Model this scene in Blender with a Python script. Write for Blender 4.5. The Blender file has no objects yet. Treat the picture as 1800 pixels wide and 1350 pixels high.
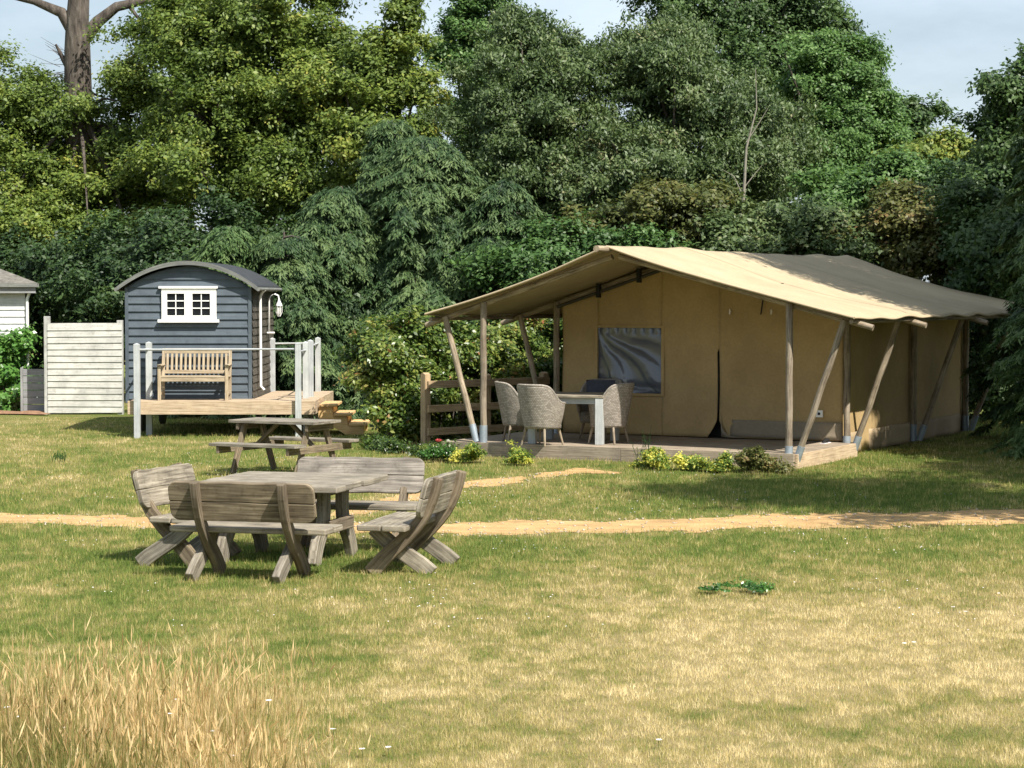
import bpy, math, random
import numpy as np
from mathutils import Vector, Matrix
C = bpy.context.scene
COL = C.collection
rad = math.radians
rng = np.random.default_rng(7)
random.seed(7)

# ---------------------------------------------------------------- camera
F, HOR, EYE = 3850.0, 516.0, 2.5
PITCH = math.atan((675.0 - HOR) / F)
cd = bpy.data.cameras.new("camera"); cam = bpy.data.objects.new("camera", cd); COL.objects.link(cam)
cd.sensor_width = 36.0; cd.lens = F / 1800.0 * 36.0; cd.clip_start = 0.1; cd.clip_end = 3000
cam.location = (0, 0, EYE); cam.rotation_euler = (math.pi / 2 - PITCH, 0, 0)
C.camera = cam
# ---------------------------------------------------------------- world, sun, exposure
SUN_AZ, SUN_EL = rad(38), rad(50)          # azimuth from the viewer's side (-Y) towards +X
sdir = Vector((math.sin(SUN_AZ) * math.cos(SUN_EL), -math.cos(SUN_AZ) * math.cos(SUN_EL), math.sin(SUN_EL)))
w = bpy.data.worlds.new("World"); C.world = w; w.use_nodes = True
nt = w.node_tree; bg = nt.nodes["Background"]
sky = nt.nodes.new("ShaderNodeTexSky"); sky.sky_type = 'NISHITA'; sky.sun_disc = False
sky.sun_elevation = SUN_EL; sky.sun_rotation = math.pi - SUN_AZ; sky.air_density = 1.0; sky.dust_density = 1.6; sky.ozone_density = 1.0
tc = nt.nodes.new("ShaderNodeTexCoord"); mp = nt.nodes.new("ShaderNodeMapping"); mp.inputs['Scale'].default_value = (1.0, 1.0, 3.2)
nz = nt.nodes.new("ShaderNodeTexNoise"); nz.inputs['Scale'].default_value = 3.5; nz.inputs['Detail'].default_value = 7; nz.inputs['Roughness'].default_value = .58
cr = nt.nodes.new("ShaderNodeValToRGB"); cr.color_ramp.elements[0].position = .38; cr.color_ramp.elements[1].position = .7
cr.color_ramp.elements[0].color = (.25, .25, .25, 1); cr.color_ramp.elements[1].color = (.9, .9, .9, 1)
mx = nt.nodes.new("ShaderNodeMixRGB"); mx.inputs[2].default_value = (7.6, 8.8, 9.9, 1)
nt.links.new(tc.outputs['Generated'], mp.inputs[0]); nt.links.new(mp.outputs[0], nz.inputs[0]); nt.links.new(nz.outputs[0], cr.inputs[0])
nt.links.new(cr.outputs[0], mx.inputs[0]); nt.links.new(sky.outputs[0], mx.inputs[1]); nt.links.new(mx.outputs[0], bg.inputs[0])
bg.inputs[1].default_value = 0.072
sl = bpy.data.lights.new("sun", 'SUN'); sl.energy = 5.0; sl.angle = rad(.5); sl.color = (1, .945, .855)
so = bpy.data.objects.new("sun", sl); COL.objects.link(so); so.rotation_euler = sdir.to_track_quat('Z', 'Y').to_euler()
C.view_settings.view_transform = 'Standard'; C.view_settings.look = 'None'; C.view_settings.exposure = 0.70; C.view_settings.gamma = 1
C.cycles.max_bounces = 6; C.cycles.transparent_max_bounces = 8; C.cycles.use_denoising = True

# ---------------------------------------------------------------- helpers
_cp, _sp = math.cos(PITCH), math.sin(PITCH)
def at(x, y, Y):
    """world point seen at photo pixel x, y at distance Y"""
    a, b = (x - 900) / F, -(y - 675) / F
    dy, dz = _cp + b * _sp, -_sp + b * _cp
    k = Y / dy
    return Vector((a * k, Y, EYE + dz * k))
def gnd(x, y, z=0.0):
    a, b = (x - 900) / F, -(y - 675) / F
    dy, dz = _cp + b * _sp, -_sp + b * _cp
    k = (z - EYE) / dz
    return Vector((a * k, dy * k, z))
def tag(o, label=None, cat=None, group=None, kind=None):
    if label: o['label'] = label
    if cat: o['category'] = cat
    if group: o['group'] = group
    if kind: o['kind'] = kind
    return o
def thing(name, label, cat, loc=(0, 0, 0), rz=0, group=None):
    o = bpy.data.objects.new(name, None); COL.objects.link(o); o.location = loc; o.rotation_euler = (0, 0, rz)
    return tag(o, label, cat, group)
def copy_tree(o, parent=None):
    c = o.copy(); COL.objects.link(c); c.parent = parent
    for ch in list(o.children): copy_tree(ch, c)
    return c
class MB:
    def __init__(s): s.v = []; s.f = []; s.uv = []; s.sm = []
    def add(s, vs, fs, uvs, smooth=False):
        n = len(s.v); s.v += [tuple(p) for p in vs]
        for f, u in zip(fs, uvs): s.f.append([i + n for i in f]); s.uv += list(u); s.sm.append(smooth)
    def beam(s, a, b, w, h, up=(0, 0, 1), w2=None, h2=None):
        a = Vector(a); b = Vector(b); d = b - a; L = d.length; d.normalize(); up = Vector(up)
        if abs(d.dot(up)) > .98: up = Vector((0, 1, 0))
        x = d.cross(up).normalized(); z = x.cross(d).normalized(); w2 = w2 or w; h2 = h2 or h
        vs = [p + x * (sx * ww / 2) + z * (sz * hh / 2) for p, ww, hh in ((a, w, h), (b, w2, h2)) for sx, sz in ((-1, -1), (1, -1), (1, 1), (-1, 1))]
        o = random.random() * 40; fs = []; uv = []; c = 0
        for i in range(4):
            j = (i + 1) % 4; e = (w, h)[i % 2]
            fs.append([i, j, j + 4, i + 4]); uv.append([(o, c + o), (o, c + e + o), (o + L, c + e + o), (o + L, c + o)]); c += e
        fs += [[3, 2, 1, 0], [4, 5, 6, 7]]
        q = [(o, o), (o + .02, o), (o + .02, o + h), (o, o + h)]; uv += [q, q]
        s.add(vs, fs, uv); return s
    def box(s, x0, x1, y0, y1, z0, z1):
        dx, dy, dz = x1 - x0, y1 - y0, z1 - z0; cx, cy, cz = (x0 + x1) / 2, (y0 + y1) / 2, (z0 + z1) / 2
        if dx >= dy and dx >= dz: return s.beam((x0, cy, cz), (x1, cy, cz), dy, dz)
        if dy >= dz: return s.beam((cx, y0, cz), (cx, y1, cz), dx, dz)
        return s.beam((cx, cy, z0), (cx, cy, z1), dx, dy)
    def tube(s, pts, rs, n=10, caps=True):
        pts = [Vector(p) for p in pts]; ref = Vector((0, 0, 1)) if abs((pts[-1] - pts[0]).normalized().z) < .9 else Vector((1, 0, 0))
        vs = []; L = 0; Ls = []; o = random.random() * 30
        for i, p in enumerate(pts):
            d = (pts[min(i + 1, len(pts) - 1)] - pts[max(i - 1, 0)]).normalized()
            x = d.cross(ref).normalized(); y = x.cross(d)
            if i: L += (p - pts[i - 1]).length
            Ls.append(L)
            for k in range(n):
                t = 2 * math.pi * k / n; vs.append(p + (x * math.cos(t) + y * math.sin(t)) * rs[i])
        fs = []; uv = []
        for i in range(len(pts) - 1):
            for k in range(n):
                k2 = (k + 1) % n; fs.append([i * n + k, i * n + k2, (i + 1) * n + k2, (i + 1) * n + k])
                c = 2 * math.pi * rs[i] / n
                uv.append([(o + Ls[i], o + k * c), (o + Ls[i], o + (k + 1) * c), (o + Ls[i + 1], o + (k + 1) * c), (o + Ls[i + 1], o + k * c)])
        s.add(vs, fs, uv, True)
        if caps:
            m = len(pts) - 1
            for ring in ([k for k in range(n)][::-1], [m * n + k for k in range(n)]):
                s.add([vs[k] for k in ring], [list(range(n))], [[(o + .01 * math.cos(k), o + .01 * math.sin(k)) for k in range(n)]])
        return s
    def prism(s, poly, a, b):
        """closed outline poly swept from offset a to offset b (vectors added)"""
        n = len(poly); a = Vector(a); b = Vector(b); o = random.random() * 30
        P = [Vector(p) for p in poly]; vs = [p + a for p in P] + [p + b for p in P]; T = (b - a).length
        dd = (P[len(P) // 2] - P[0]).normalized(); sd = dd.cross((b - a).normalized())
        g = lambda p: (p.dot(dd) + o, p.dot(sd) + o)
        s.add(vs, [list(range(n))[::-1]], [[g(P[i]) for i in range(n)][::-1]])
        s.add(vs[n:], [list(range(n))], [[g(P[i]) for i in range(n)]])
        for i in range(n):
            j = (i + 1) % n; u0 = P[i].dot(dd) + o; u1 = P[j].dot(dd) + o
            s.add([vs[i], vs[j], vs[j + n], vs[i + n]], [[0, 1, 2, 3]], [[(u0, o), (u1, o), (u1, o + T), (u0, o + T)]])
        return s
    def grid(s, fn, nu, nv, su=1., sv=1., smooth=True):
        vs = [fn(i / nu, j / nv) for j in range(nv + 1) for i in range(nu + 1)]; W = nu + 1
        fs = []; uv = []
        for j in range(nv):
            for i in range(nu):
                fs.append([j * W + i, j * W + i + 1, (j + 1) * W + i + 1, (j + 1) * W + i])
                uv.append([(i / nu * su, j / nv * sv), ((i + 1) / nu * su, j / nv * sv), ((i + 1) / nu * su, (j + 1) / nv * sv), (i / nu * su, (j + 1) / nv * sv)])
        s.add(vs, fs, uv, smooth); return s
    def build(s, name, mat, parent=None, bevel=0, solid=0, sub=0, recalc=True):
        me = bpy.data.meshes.new(name); me.from_pydata(s.v, [], s.f)
        ul = me.uv_layers.new(name="UVMap"); ul.data.foreach_set("uv", np.array(s.uv, dtype=np.float32).ravel())
        me.polygons.foreach_set("use_smooth", s.sm); me.materials.append(mat); me.update()
        o = bpy.data.objects.new(name, me); COL.objects.link(o); o.parent = parent
        if solid: m = o.modifiers.new("thick", 'SOLIDIFY'); m.thickness = solid; m.offset = 0
        if bevel: m = o.modifiers.new("edge", 'BEVEL'); m.width = bevel; m.segments = 2; m.limit_method = 'ANGLE'; m.angle_limit = rad(40)
        if sub: m = o.modifiers.new("sub", 'SUBSURF'); m.levels = sub; m.render_levels = sub
        return o
def npmesh(name, V, Fc, mat, parent=None, t=None, col=None):
    me = bpy.data.meshes.new(name); k = Fc.shape[1]
    me.vertices.add(len(V)); me.vertices.foreach_set("co", V.astype(np.float32).ravel())
    me.loops.add(Fc.size); me.loops.foreach_set("vertex_index", Fc.astype(np.int32).ravel())
    me.polygons.add(len(Fc)); me.polygons.foreach_set("loop_start", np.arange(0, Fc.size, k, dtype=np.int32))
    me.polygons.foreach_set("loop_total", np.full(len(Fc), k, dtype=np.int32))
    me.update(calc_edges=True)
    if t is not None:
        a = me.attributes.new("tint", 'FLOAT', 'POINT'); a.data.foreach_set("value", t.astype(np.float32))
    me.materials.append(mat)
    o = bpy.data.objects.new(name, me); COL.objects.link(o); o.parent = parent
    return o
# numpy value noise
def vnoise(x, y, seed=0):
    xi = np.floor(x).astype(np.int64); yi = np.floor(y).astype(np.int64); fx = x - xi; fy = y - yi
    fx = fx * fx * (3 - 2 * fx); fy = fy * fy * (3 - 2 * fy)
    def h(a, b):
        n = (a * 374761393 + b * 668265263 + seed * 974711) & 0xffffffff
        n = ((n ^ (n >> 13)) * 1274126177) & 0xffffffff
        return ((n ^ (n >> 16)) & 0xffff) / 65535.0
    return (h(xi, yi) * (1 - fx) + h(xi + 1, yi) * fx) * (1 - fy) + (h(xi, yi + 1) * (1 - fx) + h(xi + 1, yi + 1) * fx) * fy
def fbm(x, y, o=4, seed=0):
    r = 0; a = 1; s = 0
    for i in range(o): r = r + a * vnoise(x * 2 ** i, y * 2 ** i, seed + i); s += a; a *= .55
    return r / s

# ---------------------------------------------------------------- materials
def newmat(name):
    m = bpy.data.materials.new(name); m.use_nodes = True; n = m.node_tree
    return m, n, n.nodes["Principled BSDF"], n.links
def ramp(n, stops):
    c = n.nodes.new("ShaderNodeValToRGB"); e = c.color_ramp.elements
    while len(e) < len(stops): e.new(.5)
    for i, (p, q) in enumerate(stops): e[i].position = p; e[i].color = (*q, 1)
    return c
def noise(n, src, scale, detail=4, rough=.55, vec=None):
    t = n.nodes.new("ShaderNodeTexNoise"); t.inputs['Scale'].default_value = scale; t.inputs['Detail'].default_value = detail; t.inputs['Roughness'].default_value = rough
    if vec: 
        mp = n.nodes.new("ShaderNodeMapping"); mp.inputs['Scale'].default_value = vec; n.links.new(src, mp.inputs[0]); src = mp.outputs[0]
    n.links.new(src, t.inputs['Vector']); return t
def bump(n, h, b, strength, dist):
    k = n.nodes.new("ShaderNodeBump"); k.inputs['Strength'].default_value = strength; k.inputs['Distance'].default_value = dist
    n.links.new(h, k.inputs['Height']); n.links.new(k.outputs[0], b.inputs['Normal'])
def mixc(n, a, b, f, mode='MIX'):
    m = n.nodes.new("ShaderNodeMixRGB"); m.blend_type = mode
    for i, v in ((1, a), (2, b), (0, f)):
        if isinstance(v, (int, float)): m.inputs[i].default_value = v
        elif isinstance(v, tuple): m.inputs[i].default_value = (*v, 1)
        else: n.links.new(v, m.inputs[i])
    return m.outputs[0]
def wood(name, dark, mid, light, rough=.85, grain=1.0, blotch=.5, b=.35):
    m, n, p, l = newmat(name)
    uv = n.nodes.new("ShaderNodeUVMap").outputs[0]
    g = noise(n, uv, 1, 6, .6, (2.2 * grain, 46 * grain, 1)); r = ramp(n, [(.3, dark), (.5, mid), (.72, light)]); l.new(g.outputs[0], r.inputs[0])
    tcn = n.nodes.new("ShaderNodeTexCoord")
    k = noise(n, tcn.outputs['Object'], 3.1, 5, .6); r2 = ramp(n, [(.35, (.62, .6, .58)), (.65, (1.18, 1.15, 1.1))]); l.new(k.outputs[0], r2.inputs[0])
    c = mixc(n, r.outputs[0], r2.outputs[0], blotch, 'MULTIPLY')
    sp = noise(n, tcn.outputs['Object'], 11, 5, .7); r4 = ramp(n, [(.56, (1, 1, 1)), (.70, (.62, .60, .56))]); l.new(sp.outputs[0], r4.inputs[0]); c = mixc(n, c, r4.outputs[0], blotch, 'MULTIPLY')
    oi = n.nodes.new("ShaderNodeObjectInfo"); r3 = ramp(n, [(0, (.86, .86, .88)), (1, (1.1, 1.08, 1.04))]); l.new(oi.outputs['Random'], r3.inputs[0])
    c = mixc(n, c, r3.outputs[0], 1.0, 'MULTIPLY')
    l.new(c, p.inputs['Base Color']); p.inputs['Roughness'].default_value = rough; p.inputs['Specular IOR Level'].default_value = .25
    bump(n, g.outputs[0], p, b, .006); return m
def plain(name, col, rough=.6, var=.18, scale=6, metal=0, spec=.4, bmp=.15):
    m, n, p, l = newmat(name); tcn = n.nodes.new("ShaderNodeTexCoord")
    k = noise(n, tcn.outputs['Object'], scale, 6, .65)
    r = ramp(n, [(.3, tuple(c * (1 - var) for c in col)), (.7, tuple(min(1, c * (1 + var)) for c in col))]); l.new(k.outputs[0], r.inputs[0])
    l.new(r.outputs[0], p.inputs['Base Color']); p.inputs['Roughness'].default_value = rough; p.inputs['Metallic'].default_value = metal; p.inputs['Specular IOR Level'].default_value = spec
    k2 = noise(n, tcn.outputs['Object'], scale * 9, 4, .6); bump(n, k2.outputs[0], p, bmp, .004); return m
def leafmat(name, stops, trans=.35, rough=.5, spec=.35, hue=None):
    m, n, p, l = newmat(name)
    a = n.nodes.new("ShaderNodeAttribute"); a.attribute_name = "tint"; r = ramp(n, stops); l.new(a.outputs['Fac'], r.inputs[0])
    l.new(r.outputs[0], p.inputs['Base Color']); p.inputs['Roughness'].default_value = rough; p.inputs['Specular IOR Level'].default_value = spec
    t = n.nodes.new("ShaderNodeBsdfTranslucent"); c2 = mixc(n, r.outputs[0], (1.0, 1.0, .35), .35, 'MULTIPLY')
    g = n.nodes.new("ShaderNodeMixRGB"); g.blend_type = 'ADD'; g.inputs[0].default_value = 1; l.new(c2, g.inputs[1]); l.new(c2, g.inputs[2]); l.new(g.outputs[0], t.inputs[0])
    x = n.nodes.new("ShaderNodeMixShader"); x.inputs[0].default_value = trans; l.new(p.outputs[0], x.inputs[1]); l.new(t.outputs[0], x.inputs[2])
    l.new(x.outputs[0], n.nodes["Material Output"].inputs[0]); return m
def canvas(name, col, trans=.25, var=.12, stain=None):
    m, n, p, l = newmat(name); tcn = n.nodes.new("ShaderNodeTexCoord"); uv = n.nodes.new("ShaderNodeUVMap").outputs[0]
    k = noise(n, tcn.outputs['Object'], 1.3, 6, .6)
    r = ramp(n, [(.3, tuple(c * (1 - var) for c in col)), (.7, tuple(c * (1 + var) for c in col))]); l.new(k.outputs[0], r.inputs[0]); c = r.outputs[0]
    k2 = noise(n, tcn.outputs['Object'], 26, 3, .7); r2 = ramp(n, [(.3, (.9, .9, .9)), (.7, (1.06, 1.06, 1.06))]); l.new(k2.outputs[0], r2.inputs[0]); c = mixc(n, c, r2.outputs[0], 1., 'MULTIPLY')
    k3 = noise(n, tcn.outputs['Object'], 1, 4, .6, (1.6, 1.6, .8)); r3 = ramp(n, [(.42, (1, 1, 1)), (.75, (.86, .855, .84))]); l.new(k3.outputs[0], r3.inputs[0]); c = mixc(n, c, r3.outputs[0], .8, 'MULTIPLY')
    l.new(c, p.inputs['Base Color']); p.inputs['Roughness'].default_value = .9; p.inputs['Specular IOR Level'].default_value = .15
    k4 = noise(n, tcn.outputs['Object'], 2.2, 5, .55, (1, 1, .6)); bump(n, k4.outputs[0], p, .3, .04)
    t = n.nodes.new("ShaderNodeBsdfTranslucent"); l.new(c, t.inputs[0])
    x = n.nodes.new("ShaderNodeMixShader"); x.inputs[0].default_value = trans; l.new(p.outputs[0], x.inputs[1]); l.new(t.outputs[0], x.inputs[2])
    l.new(x.outputs[0], n.nodes["Material Output"].inputs[0]); return m

M = {}
M['grey_oak'] = wood('weathered_oak', (.09, .078, .062), (.26, .235, .19), (.44, .405, .34), grain=1, blotch=.8)
M['brown_oak'] = wood('brown_weathered_oak', (.07, .055, .038), (.19, .155, .11), (.33, .285, .21), grain=1, blotch=.8)
M['silver_wood'] = wood('silvered_plank', (.10, .09, .08), (.25, .23, .205), (.42, .39, .35), blotch=.8)
M['teak'] = wood('pale_teak', (.22, .17, .11), (.43, .355, .25), (.56, .48, .36), blotch=.4)
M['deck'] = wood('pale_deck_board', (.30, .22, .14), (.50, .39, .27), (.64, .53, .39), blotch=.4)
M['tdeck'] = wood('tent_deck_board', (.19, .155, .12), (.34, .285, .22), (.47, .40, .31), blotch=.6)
M['newwood'] = wood('new_orange_timber', (.50, .31, .13), (.66, .45, .21), (.76, .57, .32), blotch=.3)
M['rail'] = wood('fence_timber', (.22, .155, .09), (.42, .31, .19), (.56, .44, .29), blotch=.5)
M['pole'] = wood('round_pole', (.13, .10, .07), (.30, .25, .185), (.46, .40, .32), blotch=.8)
M['galv'] = plain('galvanised_shoe', (.33, .38, .42), .5, .2, 9, metal=.4)
M['paint'] = wood('pale_grey_paint', (.36, .39, .40), (.44, .47, .48), (.50, .53, .54), .6, 1, .4, .12)
M['panelpaint'] = wood('off_white_paint', (.36, .37, .36), (.47, .48, .465), (.55, .56, .54), .65, 1, .6, .15)
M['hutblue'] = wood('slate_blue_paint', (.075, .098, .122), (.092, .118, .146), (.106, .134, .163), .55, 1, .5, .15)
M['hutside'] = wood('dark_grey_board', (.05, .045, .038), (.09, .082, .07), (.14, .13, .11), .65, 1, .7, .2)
M['white'] = plain('white_gloss_paint', (.82, .82, .80), .35, .03, 4, bmp=.03)
M['whitewall'] = wood('white_clapboard', (.58, .59, .59), (.68, .69, .69), (.76, .77, .77), .6, 1, .4, .12)
M['roof'] = plain('dark_roof_sheet', (.04, .043, .048), .55, .3, 5, bmp=.2)
M['rooftrim'] = wood('grey_roof_trim', (.12, .13, .125), (.19, .20, .19), (.27, .28, .26), .6, 1, .5, .1)
M['oldroof'] = plain('lichened_roof', (.15, .14, .12), .9, .5, 9, bmp=.6)
M['canopy'] = canvas('beige_canopy', (.475, .385, .255), .035, .07)
M['tentwall'] = canvas('tan_canvas', (.47, .335, .165), .03)
M['skirt'] = canvas('grey_tan_skirt', (.30, .25, .18), .02)
M['black'] = plain('black_strap', (.012, .012, .012), .7)
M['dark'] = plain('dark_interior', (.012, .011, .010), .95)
M['steel'] = plain('dark_steel_tube', (.05, .045, .04), .5)
M['slot'] = plain('dark_wood_gap', (.03, .025, .02), .9)
M['cushion'] = plain('charcoal_fabric', (.06, .065, .08), .95, .2, 20)
# glazing
m, n, p, l = newmat('window_glass'); p.inputs['Base Color'].default_value = (.012, .014, .016, 1); p.inputs['Roughness'].default_value = .12; p.inputs['Specular IOR Level'].default_value = .12; M['glass'] = m
m, n, p, l = newmat('clear_plastic_sheet'); p.inputs['Base Color'].default_value = (.12, .13, .155, 1); p.inputs['Roughness'].default_value = .2; p.inputs['Specular IOR Level'].default_value = .9
tcn = n.nodes.new("ShaderNodeTexCoord"); k = noise(n, tcn.outputs['Object'], 5, 3, .5, (1, 1, 1.6)); bump(n, k.outputs[0], p, .25, .03); M['plastic'] = m
# wicker
m, n, p, l = newmat('woven_wicker'); tcn = n.nodes.new("ShaderNodeTexCoord"); uv = n.nodes.new("ShaderNodeUVMap").outputs[0]
bt = n.nodes.new("ShaderNodeTexBrick"); bt.inputs['Scale'].default_value = 17; bt.inputs['Color1'].default_value = (.40, .355, .30, 1); bt.inputs['Color2'].default_value = (.24, .21, .175, 1); bt.inputs['Mortar'].default_value = (.07, .06, .05, 1)
bt.inputs['Mortar Size'].default_value = .035; bt.inputs['Brick Width'].default_value = .8; bt.inputs['Row Height'].default_value = .45
l.new(uv, bt.inputs[0]); l.new(bt.outputs[0], p.inputs['Base Color']); p.inputs['Roughness'].default_value = .75; bump(n, bt.outputs['Fac'], p, -.6, .006); M['wicker'] = m
# bark
m, n, p, l = newmat('rough_bark'); tcn = n.nodes.new("ShaderNodeTexCoord"); k = noise(n, tcn.outputs['Object'], 1, 7, .65, (9, 9, 2.2)); r = ramp(n, [(.32, (.025, .02, .016)), (.55, (.095, .078, .063)), (.75, (.18, .16, .135))]); l.new(k.outputs[0], r.inputs[0]); l.new(r.outputs[0], p.inputs['Base Color']); p.inputs['Roughness'].default_value = .95; bump(n, k.outputs[0], p, .9, .05); M['bark'] = m
M['palebark'] = plain('pale_twig_bark', (.23, .215, .17), .9, .3, 12)
# foliage
M['oakleaf'] = leafmat('yellow_green_leaf', [(0, (.05, .085, .015)), (.45, (.12, .175, .033)), (.8, (.22, .26, .048)), (1, (.30, .27, .06))], .24)
M['greenleaf'] = leafmat('fresh_green_leaf', [(0, (.04, .09, .022)), (.5, (.09, .17, .045)), (1, (.16, .26, .08))], .24)
M['greyleaf'] = leafmat('grey_green_leaf', [(0, (.035, .065, .02)), (.5, (.085, .13, .042)), (.85, (.15, .19, .075)), (1, (.24, .23, .12))], .18)
M['darkleaf'] = leafmat('dark_green_leaf', [(0, (.018, .04, .014)), (.5, (.045, .085, .025)), (1, (.09, .15, .045))], .2)
M['needle'] = leafmat('blue_green_needles', [(0, (.010, .028, .009)), (.5, (.040, .082, .026)), (1, (.11, .165, .058))], .15, .6)
M['paleneedle'] = leafmat('light_green_needles', [(0, (.025, .06, .018)), (.5, (.075, .135, .04)), (1, (.16, .23, .085))], .25, .6)  # a lighter green of its own, not a second tone of the needles above
M['shrubleaf'] = leafmat('red_tipped_leaf', [(0, (.03, .06, .012)), (.45, (.09, .15, .028)), (.8, (.24, .27, .06)), (.93, (.34, .30, .09)), (1, (.33, .13, .06))], .3, .35, .5)
M['goldleaf'] = leafmat('variegated_leaf', [(0, (.05, .11, .02)), (.4, (.15, .22, .04)), (.6, (.48, .46, .07)), (1, (.72, .66, .18))], .3)
M['rustleaf'] = leafmat('olive_rust_leaf', [(0, (.035, .055, .015)), (.5, (.10, .115, .03)), (.85, (.17, .16, .05)), (1, (.21, .14, .055))], .25)
M['laurel'] = leafmat('glossy_laurel_leaf', [(0, (.03, .09, .018)), (.5, (.09, .21, .04)), (1, (.19, .33, .09))], .3, .3, .5)
M['pink'] = plain('pink_petal', (.75, .12, .14), .6)
M['petal'] = plain('white_petal', (.82, .78, .78), .7, .05)
M['blade'] = leafmat('grass_blade', [(0, (.085, .14, .028)), (.3, (.175, .235, .055)), (.55, (.33, .295, .10)), (.85, (.54, .435, .225)), (1, (.70, .59, .36))], .35, .7, .2)
M['hay'] = leafmat('dry_tall_grass', [(0, (.10, .15, .035)), (.3, (.28, .24, .09)), (.6, (.44, .31, .15)), (1, (.70, .56, .33))], .35, .7, .2)

# ================================================================= SETTING
def seg_d(x, y, pts):
    d = np.full(np.shape(x), 1e9)
    for (ax, ay), (bx, by) in zip(pts[:-1], pts[1:]):
        vx, vy = bx - ax, by - ay; t = np.clip(((x - ax) * vx + (y - ay) * vy) / (vx * vx + vy * vy), 0, 1)
        d = np.minimum(d, np.hypot(x - ax - t * vx, y - ay - t * vy))
    return d
PATH = [(-14, 25.2), (-8.5, 24.75), (-5.7, 24.5), (-4.1, 24.15), (-2.6, 23.6), (-1.2, 23.3), (0, 23.45), (1.2, 23.65), (2.6, 23.95), (4.2, 24.3), (6, 24.45), (9, 24.8), (15, 25.6)]
BR = [tuple(gnd(x, y)[:2]) for x, y in ((560, 915), (660, 889), (790, 858), (880, 845), (940, 837), (985, 832), (1030, 829))]
def path_d(x, y):
    wob = (fbm(x * 1.1, y * .9, 3, 5) - .5) * .75 + (fbm(x * 4, y * 3.2, 4, 9) - .5) * .62
    mainw = .60 + .16 * np.clip((x + 1) / 6, -1, 1)
    return np.minimum(seg_d(x, y, PATH) - mainw, seg_d(x, y, BR) - .26) + wob
def dryness(x, y):
    a = fbm(x * .34 + 3.1, y * .26, 4, 21); b = fbm(x * 1.5, y * 1.3, 4, 33)
    c = fbm(x * 4.2, y * 3.2, 3, 47)
    d = .40 + (.15 + .10 * np.clip((x + 1) / 2.5, 0, 1)) / (1 + np.exp((y - 18.3) * 1.1)) + (a - .5) * .55 + (b - .5) * .42 + (c - .5) * .5
    d = d - .20 * np.exp(-(((x + 2.2) / 2.2) ** 2 + ((y - 20.3) / 1.5) ** 2)) + .12 * np.exp(-(((x - 2.8) / 2.6) ** 2 + ((y - 14.8) / 2.6) ** 2))
    d = d - .06 * np.clip((x - 1) / 4, 0, 1) * (y > 25.5) + .10 * np.exp(-((y - 31) / 1.6) ** 2) * (x < -1) + .16 * np.exp(-((y - 36.5) / 1.6) ** 2) * (x < -3)
    d = d + .16 * np.exp(-((path_d(x, y)) / .35) ** 2) - .10 * np.exp(-(((x + .3) / 1.3) ** 2 + ((y - 12.2) / .8) ** 2)) - .12 * (1 / (1 + np.exp((x + 2.6) * 2))) * np.exp(-((y - 16.5) / 1.6) ** 2)
    d = np.where(d < .3, .3 - (.3 - d) * .45, d)
    return np.clip(d, 0, 1)
# ground sheet: fine grid where the lawn is seen, coarse far away
xs = np.unique(np.concatenate([np.linspace(-600, -40, 9), np.linspace(-40, -9, 20), np.arange(-9, 9.01, .09), np.linspace(9, 40, 20), np.linspace(40, 600, 9)]).round(3))
ys = np.unique(np.concatenate([np.linspace(-200, 5, 8), np.linspace(5, 9, 8), np.arange(9, 50, .12), np.linspace(50, 80, 16), np.linspace(80, 1500, 12)]).round(3))
GX, GY = np.meshgrid(xs, ys)
def gz(x, y):
    m = np.clip((y - 9) / 2, 0, 1) * np.clip((50 - y) / 6, 0, 1)
    return ((fbm(x * .9, y * .9, 3, 60) - .5) * .05 * m - .012)
GZ = gz(GX, GY)
V = np.stack([GX.ravel(), GY.ravel(), GZ.ravel()], 1); nx, ny = len(xs), len(ys)
I = np.arange(nx * ny).reshape(ny, nx); Fq = np.stack([I[:-1, :-1].ravel(), I[:-1, 1:].ravel(), I[1:, 1:].ravel(), I[1:, :-1].ravel()], 1)
m, n, p, l = newmat('lawn_turf'); tcn = n.nodes.new("ShaderNodeTexCoord"); a = n.nodes.new("ShaderNodeAttribute"); a.attribute_name = "tint"
k1 = noise(n, tcn.outputs['Object'], 16, 6, .75); k2 = noise(n, tcn.outputs['Object'], 75, 4, .8)
ma = n.nodes.new("ShaderNodeMath"); ma.operation = 'MULTIPLY_ADD'; ma.inputs[1].default_value = .7; l.new(k1.outputs[0], ma.inputs[0]); l.new(a.outputs['Fac'], ma.inputs[2])
mb = n.nodes.new("ShaderNodeMath"); mb.operation = 'MULTIPLY_ADD'; mb.inputs[1].default_value = .6; l.new(k2.outputs[0], mb.inputs[0]); l.new(ma.outputs[0], mb.inputs[2])
mc = n.nodes.new("ShaderNodeMath"); mc.operation = 'SUBTRACT'; mc.inputs[1].default_value = .65; l.new(mb.outputs[0], mc.inputs[0])
r = ramp(n, [(0, (.055, .085, .02)), (.28, (.135, .17, .042)), (.52, (.23, .21, .078)), (.85, (.39, .31, .16))]); l.new(mc.outputs[0], r.inputs[0])
l.new(r.outputs[0], p.inputs['Base Color']); p.inputs['Roughness'].default_value = 1; p.inputs['Specular IOR Level'].default_value = .05; bump(n, k2.outputs[0], p, .9, .03); M['lawn'] = m
tag(npmesh('lawn', V, Fq, M['lawn'], t=dryness(GX.ravel(), GY.ravel())), kind='structure')
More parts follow.
